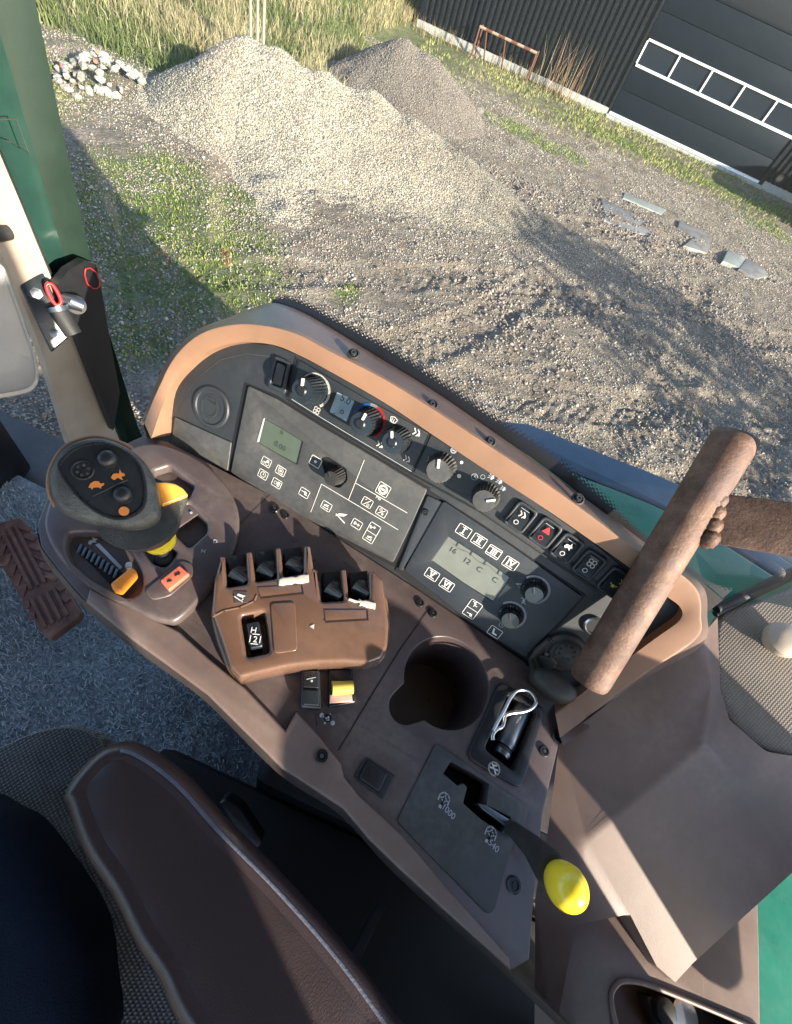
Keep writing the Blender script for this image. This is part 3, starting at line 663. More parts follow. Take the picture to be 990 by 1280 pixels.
icon(DASH, 'dial', 593, 596, .008, .0024, 'grey_print', dash); icon(DASH, 'o', 603.5, 596, .006, .0024, 'grey_print', dash); icon(DASH, 'lamp', 615, 596.5, .007, .0024, 'grey_print', dash); icon(DASH, 'lamp', 625, 602, .007, .0024, 'grey_print', dash); icon(DASH, 'lamp', 629.5, 611, .006, .0024, 'grey_print', dash)
knob(422, 594, .0098, .018, .0008, 2.3, 'rubber', False, 'charcoal', 20)
for x, y in ((667.5, 737), (638.5, 768.5)):
    knob(x, y, .0112, .013, .0045, 2.2, 'face', False, 'charcoal', 24); arc(x, y, .0148, 150, -50, .0022, .0047, 'grey_print')
    lathe('recess_disc', DASH.at(x, y, .0042), [(.0135, 0), (.0135, .0004)], 'void', dash, 32)
for q_ in ((442, 443), (540, 507), (612, 553), (722, 624)):
    p_ = DASH.P(*q_, .006)
    o = lathe('hood_screw', Matrix.Translation(p_) @ DASH.M.to_3x3().to_4x4() @ Matrix.Rotation(R(-38), 4, 'X'), [(.0062, 0), (.0062, .0012), (.0048, .0020), (.0045, .0008)], 'rubber', dash, 20); put('screw_socket', lathe_me([(.0030, .001), (.0026, .0042), (.0012, .0042), (.0012, .002)], 14), 'dsteel', o, o.matrix_basis.copy())
# round emblem plug, blank plates
em = lathe('round_cover', DASH.at(265, 509, 0), [(.0235, 0), (.0235, .002), (.0222, .0032), (.0195, .0032), (.0185, .0018), (.010, .0016)], 'charcoal', dash, 48)
put('emblem', ribbon([ring2(.0105, 28, 20, 340), [(x*.8, y) for x, y in ring2(.0135, 28, -150, 150)], [(-.008, .004), (.008, .004)], [(-.007, .0065), (.007, .0065)], [(-.0075, .0052), (.0075, .0052)], [(-.008, .004), (-.006, .0095), (.006, .0095), (.008, .004)]], .0005, z=.0036), 'panel', em, DASH.at(265, 509, 0))
prism('storage_flap', DASH, [(218, 521), (255, 538), (289, 553), (284, 590), (250, 574), (213, 558)], 0, .0025, 'panel', dash, r=.002)
prism('socket_frame', DASH, [(343, 443), (363, 453), (356, 494), (333, 484)], 0, .005, 'panel2', dash, holes=[{'p': [(345, 450), (358, 456), (352, 485), (338, 480)], 'r': .002}], r=.005, bev=.0015)
prism('socket_blank', DASH, [(346, 452), (357, 457), (351, 483), (340, 478)], 0, .0035, 'panel', dash, r=.002)
# rocker switches
SWX = [(650.6, 645.6, 'vent', 'white'), (681, 665, 'tri', 'redp'), (708, 684.5, 'rabbit', 'white'), (736, 705.4, 'fan', 'white'), (767.6, 727, 'beacon', 'yelldull')]
for i, (x, y, k, m_) in enumerate(SWX):
    mx = DASH.at(x, y, .002, -.05)
    if i == 0:
        fme = curve_mesh([fillet([(-.0115, -.0145), (.0115, -.0145), (.0115, .0145), (-.0115, .0145)], .005), fillet([(-.0082, -.0112), (.0082, -.0112), (.0082, .0112), (-.0082, .0112)], .003)], 0, .0042, .0014)
        rme = mesh([(-.0078, -.0108, .0056), (.0078, -.0108, .0056), (.0078, .0, .0042), (-.0078, 0, .0042), (-.0078, .0105, .0005), (.0078, .0105, .0005), (-.0078, -.0108, 0), (.0078, -.0108, 0), (.0078, .0105, 0), (-.0078, .0105, 0)],
                   [(0, 1, 2, 3), (3, 2, 5, 4), (0, 6, 7, 1), (1, 7, 8, 5, 2), (0, 3, 4, 9, 6), (4, 5, 8, 9), (6, 9, 8, 7)], 20)
    s_ = put('switch_frame', fme, 'charcoal', dash, mx); put('rocker', rme, 'face', s_, mx)
    tz = Matrix.Translation((0, .0035 if i != 4 else -.004, .0045)) @ Matrix.Rotation(R(-12 if i != 4 else 0), 4, 'X')
    o = put('symbol', ribbon(ICON[k], .11), m_, s_, mx @ tz @ Matrix.Diagonal((.0085, .0085, 1, 1)))
    put('symbol', ribbon(ICON['o' if i != 4 else 'beacon'], .12), m_, s_, mx @ Matrix.Translation((-.001 if i != 4 else .004, -.0055 if i != 4 else .005, .006)) @ Matrix.Diagonal((.006 if i != 4 else .007, .006 if i != 4 else .007, 1, 1)))
    if i != 4: put('index_line', ribbon([[(-.005, .0085), (.004, .0085)]], .0005), 'grey_print', s_, mx @ Matrix.Translation((0, 0, .0022)))
lathe('lighter_ring', DASH.at(743, 782, 0), [(.0105, 0), (.0105, .003), (.009, .004), (.0082, .003), (.0075, .0005)], 'steel', dash, 32)
lathe('lighter_socket', DASH.at(743, 782, .001), [(.0075, 0), (.0075, .001)], 'void', dash, 24)
lathe('microphone_boss', DASH.at(706, 814, 0), [(.023, 0), (.022, .005), (.019, .007), (.0165, .0065), (.0155, .009), (.012, .0095)], 'rubber', dash, 36)
mb = lathe('socket_face', DASH.at(709, 816, .009), [(.0125, 0), (.0118, .0022), (.005, .003)], 'rubber', dash, 36)
hole_me = lathe_me([(.0016, 0), (.0016, .0006)], 10)
for a in range(8): put("socket_hole", hole_me, "void", mb, DASH.at(709, 816, .0118) @ Matrix.Rotation(a*math.tau/8, 4, "Z") @ Matrix.Translation((.0075, 0, -.0002)))

# ---- bank of hydraulic levers --------------------------------------
LB = thing('lever_bank', V(375, 770, ZD), 'glossy bronze brown housing with five black hydraulic paddles in front of the instrument panel', 'control levers')
NH = .032
hs = [(264, 765), (268, 722), (276, 695), (281, 694), (284, 733), (309, 729), (307, 689), (315, 688), (320, 726), (346, 722), (344, 684), (351, 683), (355, 720), (379, 716), (380, 681), (388, 681), (393, 712), (396, 710), (402, 751), (430, 750), (426, 711), (433, 710),
      (437, 749), (462, 748), (461, 713), (468, 713), (479, 724), (487, 780), (485, 808), (478, 823), (462, 829), (430, 827), (400, 828), (360, 833), (320, 842), (300, 847), (287, 834), (275, 795)]
shole = [(301, 770), (331, 764), (337, 815), (309, 821)]
prism('housing', DECK, hs, .001, NH, 'bronze', LB, holes=[{'p': shole, 'r': .003}], bev=.004, r=.0022)
prism('housing_base', DECK, [(262, 768), (268, 735), (395, 722), (484, 740), (490, 785), (482, 828), (430, 832), (360, 838), (300, 852), (284, 838), (270, 800)], 0, .012, 'bronze', LB, bev=.004, r=.01)
pit('switch_well', DECK, shole, NH-.002, .02, 'void', LB, r=.003)
fs_ = prism('float_switch', DECK, [(308, 779), (324, 776), (329, 808), (313, 811)], .012, NH+.001, 'face', LB, r=.002, bev=.002)
text(DECK, 'H', 317, 788, .0075, NH+.0015, 'white', fs_, name='symbol', rot=.5); text(DECK, '2', 319, 799.5, .0075, NH+.0015, 'white', fs_, name='symbol', rot=.5)
put('symbol', ribbon([rect(1, 1, .1)], .10), 'white', fs_, DECK.at(319, 799, NH+.0015, .5) @ Matrix.Diagonal((.0085, .0085, 1, 1)))
prism('blank_cover', DECK, [(338, 754), (369, 752), (372, 813), (343, 817)], NH-.001, NH+.0012, 'bronze', LB, r=.004, bev=.0008)
for q in ([(322, 734), (377, 731), (379, 742), (326, 748)], [(405, 762), (459, 762), (460, 775), (407, 778)]):
    prism('label_recess', DECK, q, NH-.001, NH+.0008, 'bronze', LB, r=.001, bev=.0005)
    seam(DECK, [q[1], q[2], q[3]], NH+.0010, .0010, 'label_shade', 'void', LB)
prism('label_plate', DECK, [(292, 739), (309, 739), (310, 753), (293, 754)], NH, NH+.0006, 'skirt', LB, r=.001, bev=.0002)
icon(DECK, 'plough', 301, 746, .010, NH+.0009, 'white', LB)
icon(DECK, 'tri', 391, 783, .005, NH+.0004, 'white', LB)
seam(DECK, [(267, 771), (280, 764), (300, 760), (318, 752), (321, 745)], NH+.0004, .0014, 'mould_line', 'rim', LB)
def wob(x0, y0, x1, y1, w, k, sd):
    rr = random.Random(sd); top = []; bot = []
    for i in range(k+1):
        t = i/k; x = x0+(x1-x0)*t; y = y0+(y1-y0)*t; ww = w*(1+rr.uniform(-.3, .3)); top.append((x, y-ww)); bot.append((x+rr.uniform(-1, 1), y+ww))
    return top+bot[::-1]
for a in (wob(348, 727, 386, 722, 4.3, 7, 1), wob(449, 752, 470, 757, 3.5, 5, 2), wob(436, 748, 452, 753, 1.3, 4, 3)):
    prism('paint_smear', DECK, a, NH-.002, NH+.0025, 'paint', LB, bev=.0012)
PAD = [(296, 691, 731), (331, 685, 724), (366.5, 682, 718), (415.5, 712, 750), (449, 712, 748)]
for x, y0, y1 in PAD:
    o = prism('paddle', DECK, [(x-12.5, y0+3), (x+11, y0), (x+12.5, y1-4), (x-11, y1-1)], .004, NH-.010, 'void', LB, bev=.003)
    u0, v0 = DECK.uv(x, y1-7, NH-.006); u1, v1 = DECK.uv(x, y0+6, NH-.006)
    me = mesh([(-.0085, 0, 0), (.0085, 0, 0), (.0085, .006, .004), (-.0085, .006, .004), (.0085, .012, .001), (-.0085, .012, .001), (.0085, .03, -.012), (-.0085, .03, -.012), (-.0085, 0, -.01), (.0085, 0, -.01), (.0085, .03, -.016), (-.0085, .03, -.016)],
              [(0, 1, 2, 3), (3, 2, 4, 5), (5, 4, 6, 7), (8, 9, 1, 0), (7, 6, 10, 11), (0, 3, 5, 7, 11, 8), (1, 9, 10, 6, 4, 2)], 60)
    bm = bmesh.new(); bm.from_mesh(me); bmesh.ops.bevel(bm, geom=[e for e in bm.edges if e.calc_length() > .01], offset=.0011, segments=2, affect='EDGES'); bm.to_mesh(me); bm.free()
    put('paddle_lip', me, 'face', o, DECK.M @ Matrix.Translation((u0, v0-.003, NH-.005)) @ Matrix.Rotation(-.02+uh.angle(Vector((1, 0, 0)))*0, 4, 'Z'))

# ---- drive joystick -------------------------------------------------
JO = V(132, 608, .285)
JS = thing('joystick', V(206, 697, ZD), 'black drive joystick with orange turtle and rabbit marks on its tilted head', 'joystick')
tc = (CAM-JO).normalized()
JF = Frame(JO, uh, (tc*.75+Vector((.0, -.1, .35))).normalized())
head = [(62, 603), (66, 583), (84, 559), (118, 548), (150, 555), (176, 572), (193, 598), (201, 630), (198, 652), (172, 663), (140, 660), (112, 655), (84, 645), (68, 628)]
pillow('grip_head', JF, head, [(.45, -.06), (.72, -.05), (.90, -.032), (.985, -.014), (1, -.004), (.985, .003), (.93, .007), (.80, .009)], 'grip', JS, 5, hn=0)
face = [(71.5, 584), (80, 569), (97, 557), (127, 552), (155.5, 561.5), (176.6, 582.5), (184.4, 614), (179, 637.7), (158, 649.5), (134.5, 648), (111, 635), (88, 612)]
fp = pillow('face_plate', JF, face, [(1.0, .004), (1.0, .009), (.975, .0112), (.93, .0112), (.91, .0098), (.6, .0105), (.2, .0108)], 'face', JS, 5, hn=.009)
def jbtn(px, py, r, dome=True):
    mx = JF.at(px, py, .0095)
    lathe('thumb_button', mx, [(r*1.12, 0), (r*1.12, .0018), (r*1.0, .0024), (r*.98, .0010), (r*.8, .0006)] if not dome else [(r*1.12, 0), (r*1.1, .0015), (r, .0045), (r*.7, .0066), (r*.3, .0073)], 'black', JS, 32)
    return mx
jbtn(135, 575, .0058); jbtn(154, 619, .0057); m_ = jbtn(104, 588, .0058, False)
sdot = lathe_me([(.0011, 0), (.0009, .001)], 10)
for a in range(6): put('sensor_dot', sdot, 'grip', JS, m_ @ Matrix.Translation((.0034*math.cos(a*math.tau/6), .0034*math.sin(a*math.tau/6), .0006)))
icon(JF, 'turtle', 120.5, 606, .0088, .0112, 'orangep', JS, rot=.75); icon(JF, 'rabbit', 148, 594, .0085, .0112, 'orangep', JS, rot=.7)
put('symbol', ribbon([{'p': ring2(.0031), 'fill': 1}], .001), 'orangep', JS, JF.at(155, 639, .0113))
seam(JF, [(117, 620), (130, 614), (145, 606), (160, 600)], .0112, .0006, 'mould_line', 'grip', JS)
band = [JF.P(x, y, -.002) for x, y in smooth([(70, 633), (63, 618), (61, 601), (66, 581), (83.5, 557.5), (118, 546.5), (150, 553.5), (165, 561)], 5, False)]
tube('orange_seam', band, .0016, 'rim', JS, 10)
n0 = JF.P(172, 640, -.025); n1 = JF.P(186, 654, -.055); n2 = V(194, 666, .365)
tube('grip_neck', [n0, n0.lerp(n1, .5), n1, n1.lerp(n2, .6), n2], [.029, .0272, .0210, .0145, .0118], 'grip', JS, 24)
thb = [(186, 604), (200, 603), (216, 606), (228, 612), (235, 620), (230, 638), (218, 656), (200, 664), (186, 650)]
JT = Frame(V(210, 630, .318), uh, (tc*.7+Vector((0, 0, .5))).normalized())
pillow('thumb_rest', JT, thb, [(.6, -.045), (.9, -.022), (1, -.006), (.97, .001), (.85, .003)], 'grip', JS, 4, hn=0)
prism('trigger', JT, [(192, 603), (206, 602), (219, 604), (229, 610), (236, 619), (220, 626), (202, 633)], .002, .0085, 'amber', JS, r=.002, bev=.002)
sd = (V(206, 698, .46)-V(196, 668, .37)).normalized(); up = -sd
q = up.to_track_quat('Z', 'Y').to_matrix().to_4x4()
lathe('yellow_collar', Matrix.Translation(V(198, 673.5, .378)) @ q, [(.0110, -.005), (.0136, -.004), (.0142, 0), (.0136, .004), (.0110, .005)], 'yellow', JS, 32)
tube('shaft', [V(198, 675, .38), V(207, 700, .465)], [.0048, .0055], 'dsteel', JS, 16)
lathe('boot_ring', DECK.at(206, 699, NP-.012), [(.010, 0), (.009, .004), (.006, .006)], 'rubber', JS, 24)

# ---- throttle, PTO lever, hitch pin --------------------------------
TL = thing('throttle_lever', V(150, 725, ZD), 'small orange hand throttle tab at the end of its ribbed slot', 'lever')
prism('orange_tab', DECK, [(137, 729), (163, 708), (169, 711), (170, 717), (150, 739), (141, 737)], .010, .022, 'orange', TL, r=.002, bev=.003)
prism('tab_stem', DECK, [(146, 727), (158, 717), (163, 722), (152, 732)], NT, .010, 'dsteel', TL)
tube('steel_post', [DECK.P(161, 707, NT+.001), DECK.P(161, 706, .016)], .0028, 'grey_print', TL, 12)
PL = thing('power_take_off_lever', V(632, 1031, ZD), 'black stemmed lever with a bulbous yellow knob rising from the zigzag gate', 'lever')
a0 = V(631, 1030, .46); a1 = V(643, 1038, .425); a2 = V(665, 1058, .405); a3 = V(694, 1093, .370); 
prism('flat_stem', DECK, [(597, 1004), (608, 1006), (640, 1026), (634, 1034), (604, 1012)], -.008, .002, 'dsteel', PL, bev=.001)
tube('rubber_stem', [a0, a1, a1.lerp(a2, .5), a2, a2.lerp(a3, .4), a2.lerp(a3, .75), a3], [.005, .0062, .0076, .0088, .0105, .0122, .0126], 'rubber', PL, 24)
k0 = V(693, 1091, .372); k1 = V(712, 1114, .338); kd = (k1-k0)
qk = kd.to_track_quat('Z', 'Y').to_matrix().to_4x4(); L_ = .044
lathe('knob', Matrix.Translation(V(708, 1108, .352)-kd.normalized()*.016) @ qk, [(r*.76, z*.78) for r, z in [(.0135, -.002), (.0158, .004), (.0172, .012), (.0180, .020), (.0174, .028), (.0150, .035), (.0105, .040), (.0055, .0425), (.001, .0434)]], 'yellow', PL, 40)
HP = thing('hitch_pin', V(636, 920, ZD+.01), 'dark steel hitch pin lying in the black tray', 'pin')
tube('pin_barrel', [DECK.P(654, 884, -.012), DECK.P(632, 930, -.008), DECK.P(630, 934, -.008)], [.0095, .0095, .0085], 'dsteel', HP, 28)
tube('pin_groove', [DECK.P(630, 936, -.008), DECK.P(628, 940, -.008)], .0082, 'rubber', HP, 28)
tube('pin_end', [DECK.P(628, 940, -.008), DECK.P(625.5, 945, -.008)], [.0092, .0078], 'dsteel', HP, 28)
clip = [(616, 925), (616, 918), (622, 911), (628, 908), (630, 901), (632, 894), (640, 891), (655, 889), (666, 884), (670, 876), (664, 866), (654, 862), (645, 864), (637, 874), (630, 888), (622, 902), (616, 914)]
cp = [DECK.P(x, y, .010+.002*math.sin(i*.8)+(.0 if i < 16 else .002)) for i, (x, y) in enumerate(smooth(clip, 4, False))]
cp = [DECK.P(x, y, .008 + .006*(i/68)) for i, (x, y) in enumerate(smooth(clip, 4, False))]
tag(tube('retaining_clip', cp, .0019, 'steel', None, 12), 'bright wire R-shaped retaining clip looped over the pin in the tray', 'clip')
RC = thing('rubber_cap', V(690, 855, ZD-.01), 'black rubber dust cap hanging beside the round socket at the corner of the panel', 'cap')
CF = Frame(V(690, 856, ZD-.02), uh, Vector((-.1, -.2, 1)))
pillow('cap_body', CF, [(664, 840), (672, 835), (688, 838), (704, 848), (717, 864), (716, 876), (702, 880), (688, 874), (674, 862), (664, 850)], [(.9, -.012), (1, -.004), (1, .004), (.9, .010), (.6, .013), (.25, .0138)], 'rubber', RC, 4, hn=0)
tube('cap_strap', [DASH.P(686, 800, .006), DASH.P(672, 812, .008), DASH.P(664, 826, .008), CF.P(668, 842, .004)], .0032, 'rubber', RC, 10)
tube('socket_collar', [DASH.P(690, 798, .003), DASH.P(672, 815, .004), DASH.P(680, 836, .004), DASH.P(700, 842, .004)], .0042, 'rubber', RC, 10)
prism('latch_block', DASH, [(673, 819), (690, 822), (697, 829), (692, 837), (678, 835)], .002, .010, 'charcoal', RC, r=.001, bev=.0015)
lathe('latch_screw', DASH.at(683, 818, .010), [(.0022, 0), (.0018, .001)], 'steel', RC, 12)

# ---- rusty T-handle ---------------------------------------------------
TB = thing('rusty_tow_bar', V(900, 640, .30), 'rusty steel pipe welded across a flat iron bar, leaning over the panel end', 'tow bar')
p0 = V(735, 853, .385); p1_ = V(922, 543, .200); ax = (p1_-p0).normalized(); rad = .0185
pts = [p0 + (p1_-p0)*t for t in (0, .01, .03, .2, .4, .6, .8, .97, .99, 1)]
tube('pipe', pts, [rad*.90, rad*.97, rad]+[rad]*4+[rad, rad*.97, rad*.9], 'rust', TB, 48)
lathe('pipe_bore', Matrix.Translation(p1_+ax*.0005) @ ax.to_track_quat('Z', 'Y').to_matrix().to_4x4(), [(rad*.78, 0), (rad*.70, .0006)], 'void', TB, 30)
w0 = p0.lerp(p1_, .70); b1 = V(1075, 675, .20)
bd = (b1-w0).normalized(); side = (ax - bd*ax.dot(bd)).normalized(); nn = bd.cross(side).normalized()
if nn.z < 0: nn = -nn
st0 = w0 + bd*.017; ln = (b1-w0).length+.12
def plank(o, d, s_, n_, L0, W0, T0, mat, par, name, bev=.0015):
    me = box_me(L0, W0, T0, bev); mx = Matrix(((d.x, s_.x, n_.x, 0), (d.y, s_.y, n_.y, 0), (d.z, s_.z, n_.z, 0), (0, 0, 0, 1)))
    return put(name, me, mat, par, Matrix.Translation(o+d*L0/2) @ mx)
plank(st0, bd, side, nn, ln, .043, .014, 'rust', TB, 'flat_bar')
bm = bmesh.new(); bmesh.ops.create_icosphere(bm, subdivisions=3, radius=1)
for v in bm.verts: v.co *= 1+.10*math.sin(v.co.x*7+v.co.y*5)*math.cos(v.co.z*9+v.co.y*6)
wme = bpy.data.meshes.new('weld'); bm.to_mesh(wme); bm.free(); fin(wme, 180)
for k in range(4): put('weld_bead', wme, 'weld' if 'weld' in M else 'rust', TB, Matrix.Translation(st0+side*(-.018+.011*k)+nn*.004) @ Matrix.Diagonal((.008, .008, .0095, 1)))

# ---- rear cover, speaker, window bar ----------------------------------
RCV = thing('rear_wheel_arch_cover', V(860, 1100, .5), 'faceted dusty brown plastic cover over the rear wheel arch with an open tray', 'trim cover')
vd = {'D': (699, 926, .450), 'B': (868, 804, .445), 'B2': (881, 790, .435), 'C': (897, 772, .425), 'C2': (893, 860, .415), 'E': (877, 929, .398), 'E2': (930, 990, .390), 'F': (992, 1068, .380), 'F2': (1100, 1180, .37),
      'H': (990, 1091, .392), 'H2': (867, 1203, .432), 'I': (844, 1230, .446), 'I2': (821, 1208, .452), 'I3': (788, 1144, .466), 'G': (728, 1052, .470), 'J': (684, 1044, .476), 'K': (669, 1120, .49), 'K2': (668, 1300, .52),
      'L': (714, 1144, .485), 'L2': (692, 1300, .505), 'S2': (912, 900, .41), 'S3': (958, 940, .405), 'S4': (1000, 946, .40), 'S5': (1150, 960, .38), 'D2': (690, 1000, .462)}
B_ = rimP(868, 802, -.020)
def on(px, py, P, Q, R_):
    n = (Q-P).cross(R_-P); r = ray(px, py); return CAM + r*((P-CAM).dot(n)/r.dot(n))
pD, pG = V(*vd['D']), V(728, 1052, .462); pB = B_-Vector((0, 0, .008))
pE = on(877, 929, pD, pG, pB); pF = V(844, 1228, .490)
fixed = {'D': pD, 'G': pG, 'B': pB, 'E': pE, 'I': pF}
for k, P3 in (('J', 1), ('D2', 1), ('E2', 2), ('H', 2), ('H2', 2), ('F', 2), ('I2', 2), ('I3', 2)):
    fixed[k] = on(vd[k][0], vd[k][1], *((pD, pG, pB) if P3 == 1 else (pE, pG, pF)))
dr = (H-pE.z)
for k, dd in (('B2', (H-pB.z)-.004), ('C', (H-pB.z)-.012), ('C2', dr-.01), ('S2', dr-.012), ('S3', dr-.014), ('S4', dr-.02), ('S5', dr-.03), ('F2', H-fixed['F'].z-.01)): vd[k] = (vd[k][0], vd[k][1], dd)
for k, p in fixed.items(): vd[k] = p
print('arch', {k: round(H-v.z, 3) for k, v in fixed.items()})
def vget(k): return vd[k].copy() if isinstance(vd[k], Vector) else V(*vd[k])
nm = list(vd); vv_ = [vget(k) for k in nm]; ix = {k: i for i, k in enumerate(nm)}
faces = ['D B B2 C2 E G', 'D G J D2', 'B2 C C2', 'E C2 S2 S3 E2', 'E2 S3 S4 F', 'F S4 S5 F2', 'E E2 F H H2 I I2 I3 G', 'G I3 L', 'G L K J', 'K L L2 K2']
fcs = [tuple(ix[a] for a in f.split()) for f in faces]
bm = bmesh.new(); bvs = [bm.verts.new(v) for v in vv_]
for f in fcs: bm.faces.new([bvs[i] for i in f])
bmesh.ops.recalc_face_normals(bm, faces=bm.faces)
eds = [e for e in bm.edges if len(e.link_faces) == 2]
bmesh.ops.bevel(bm, geom=eds, offset=.011, segments=4, affect='EDGES', profile=.6, clamp_overlap=True)
me = bpy.data.meshes.new('c'); bm.to_mesh(me); bm.free(); fin(me, 60)
put('arch_cover', me, 'rear', RCV)
# wall under the raised lid edge and the lower shelf with its tray
SH = Frame(V(800, 1200, .50), uh, Vector((-.02, 0, 1)))
lidw = [vget(k) for k in ('L', 'I3', 'I2', 'I', 'H2', 'H')]
loft('lid_wall', [lidw, [p-Vector((-.004, .0, .10)) for p in lidw]], 'rear', RCV, 30)
poc = [(764, 1248), (770, 1232), (786, 1226), (830, 1238), (950, 1288), (1000, 1330), (900, 1420), (780, 1340)]
prism('lower_shelf', SH, [(714, 1140), (790, 1100), (900, 1100), (948, 1126), (950, 1200), (951, 1290), (951, 1400), (700, 1400), (692, 1300)], -.01, 0, 'rear', RCV, holes=[{'p': poc, 'sm': 4}], bev=.002)
pit('shelf_tray', SH, poc, 0, .05, 'rear', RCV, sm=4, shrink=.94)
pl_ = [SH.P(x, y, .001) for x, y in smooth([(775, 1300), (764, 1252), (769, 1233), (786, 1226), (830, 1238), (950, 1288)], 5, False)]
tube('tray_lip', pl_, .0022, 'rear', RCV, 10)
BK = thing('seat_belt_reel', SH.P(860, 1262, -.03), 'metal belt bracket with a round bolt inside the lower brown tray', 'bracket')
lathe('dark_bolt', SH.at(826, 1262, -.028), [(.010, 0), (.010, .008), (.006, .010)], 'void', BK, 24)
prism('bracket_plate', SH, [(808, 1245), (900, 1262), (930, 1320), (830, 1300)], -.046, -.030, 'skirt', BK, r=.004)
lathe('steel_disc', SH.at(852, 1268, -.026), [(.013, 0), (.013, .005), (.011, .007), (.004, .0075)], 'steel', BK, 32)
SP = Frame(V(940, 850, dr-.02), uh, Vector((-.25, -.30, 1)))
SK = thing('speaker_cover', SP.P(940, 850, 0), 'beige woven cloth covered trim panel with a round knob beside the window', 'trim panel')
prism('cloth_panel', SP, [(895, 800), (899, 776), (914, 762), (990, 736), (1100, 695), (1150, 960), (1040, 955), (990, 947), (955, 938), (918, 908), (898, 872)], -.015, .004, 'weave', SK, sm=4, bev=.004)
lathe('round_knob', SP.at(966, 802, .002), [(.012, 0), (.013, .006), (.0165, .010), (.0178, .015), (.0165, .020), (.012, .0235), (.005, .0248)], 'cream', SK, 40)

# ---- cab shell --------------------------------------------------------
CS = thing('cab_shell', Vector((0, -.3, H-1.0)), 'beige trimmed tractor cab frame with its roof, corner posts and dark front wall', 'cab')
def post(name, p, q, w, mat, par, d=None):
    p = Vector(p); q = Vector(q); dd = (q-p); z = dd.normalized(); x = (d or Vector((1, 0, 0))); x = (x-z*x.dot(z)).normalized(); y = z.cross(x)
    mx = Matrix(((x.x, y.x, z.x, 0), (x.y, y.y, z.y, 0), (x.z, y.z, z.z, 0), (0, 0, 0, 1)))
    return put(name, box_me(w[0], w[1], dd.length, min(w)*.2), mat, par, Matrix.Translation((p+q)/2) @ mx)
# door post on the right hand side, its beige inner trim and a solid strip for its glass reflection
ra = V(145, 552, .82); rb = V(52, 336, .5); 
def col(px, py, X):                      # point at a photo pixel on the upright plane X
    r = ray(px, py); return CAM + r*(X/r.x)
XP = -.60
def cols(pp, X): return [col(x, y, X) for x, y in pp]
def rise(P, z=H+.37):                   # carry a post on up to the roof
    a, b = P[-2], P[-1]; d = b-a; P.append(b+d*((z-b.z)/d.z)); return P
right = cols([(160, 590), (145, 552), (91, 427), (52, 337), (0, 214), (-60, 80)], XP)
left = cols([(92, 585), (78, 545), (42, 430), (0, 330), (-40, 250), (-130, 80)], XP-.02)
right = rise(right); left = rise(left)
loft('post_trim', [left, [p+Vector((.012, 0, 0)) for p in left], [p+Vector((.012, 0, 0)) for p in right], right], 'cream', CS, 30, ang=30)
inner = cols([(158, 590), (146, 550), (93, 427), (54, 336), (1, 212), (-58, 75)], XP-.002)
outer = cols([(196, 590), (172, 532), (131, 400), (88, 210), (44, 0), (16, -120)], -.585)
inner = rise(inner); outer = rise(outer)
m1 = [a.lerp(b, .35)+Vector((-.035, 0, 0)) for a, b in zip(inner, outer)]; m2 = [a.lerp(b, .8)+Vector((-.02, 0, 0)) for a, b in zip(inner, outer)]
loft('post_reflection', [inner, m1, [a.lerp(b, .75) for a, b in zip(m1, m2)]], 'post', CS, 40, ang=80); loft('reflection_edge', [[a.lerp(b, .75) for a, b in zip(m1, m2)], m2, outer], 'dark_reflection', CS, 40, ang=80)  # solid strips painting a reflection in the glass
seal = [a+Vector((.003, .003, 0)) for a in inner]; tube('post_seal', resample(seal, 30), .004, 'rubber', CS, 8)
decal = [col(x, y, -.57) for x, y in ((0, 150), (20, 148), (36, 192), (20, 180), (8, 176))]
tube('decal_outline', decal, .0007, 'skirt', CS, 6)
prism_pts = [(72, 356), (86, 338), (106, 326), (120, 330), (128, 368), (138, 428), (150, 490), (142, 538), (112, 460)]
cc = cols(prism_pts, -.572); me = mesh([tuple(p) for p in cc]+[tuple(p+Vector((-.012, 0, 0))) for p in cc], [tuple(range(9)), tuple(range(9, 18))[::-1]]+[(i, (i+1) % 9, 9+(i+1) % 9, 9+i) for i in range(9)])
put('dark_reflection_end', me, 'black', CS)  # dark lower end of the reflected band, built solid
gl = [col(x, y, -.569) for x, y in ((107, 336), (113, 335), (121, 341), (125, 352), (124, 360), (117, 361), (109, 355), (106, 343), (107, 336))]
tube('red_ring_reflection', resample(gl, 24), .0007, 'red2', CS, 6)  # mirror image of the red latch loop, drawn solid
# latch
LT = thing('window_latch', col(62, 390, -.585), 'black window latch with a red loop bolted to the beige post', 'latch')
LF = Frame(col(60, 390, -.583), (col(88, 418, -.583)-col(53, 338, -.583)).normalized(), (CAM-col(60, 390, -.583)).normalized())
prism('latch_plate', LF, [(24, 357), (53, 339), (90, 418), (64, 441)], 0, .010, 'face', LT, bev=.002, r=.004)
for x, y in ((45.5, 366.7), (68.5, 416.7)): lathe('hex_bolt', LF.at(x, y, .010), [(.0075, 0), (.0075, .001), (.0055, .0012), (.0055, .005), (.003, .0055)], 'dsteel', LT, 6)
tube('latch_barrel', [LF.P(73, 388, .020), LF.P(92, 418, .020)], [.0125, .0115], 'rubber', LT, 24)
tube('latch_barrel_rim', [LF.P(71, 383, .021), LF.P(74, 389, .021)], .014, 'dsteel', LT, 24)
rr_ = [LF.P(x, y, .032) for x, y in smooth([(58, 357), (64, 355), (70, 362), (75, 372), (76, 379), (70, 381), (62, 370)], 5, True)]; rr_.append(rr_[0])
tube('red_loop', rr_, .0024, 'red2', LT, 10)
tube('knurled_bolt', [LF.P(82, 376, .008), LF.P(92, 378, .016), LF.P(104, 383, .016)], [.011, .0105, .0085], 'dsteel', LT, 20)
lathe('bolt_washer', LF.at(95, 381, .012), [(.013, 0), (.013, .003), (.010, .004)], 'rubber', LT, 24)
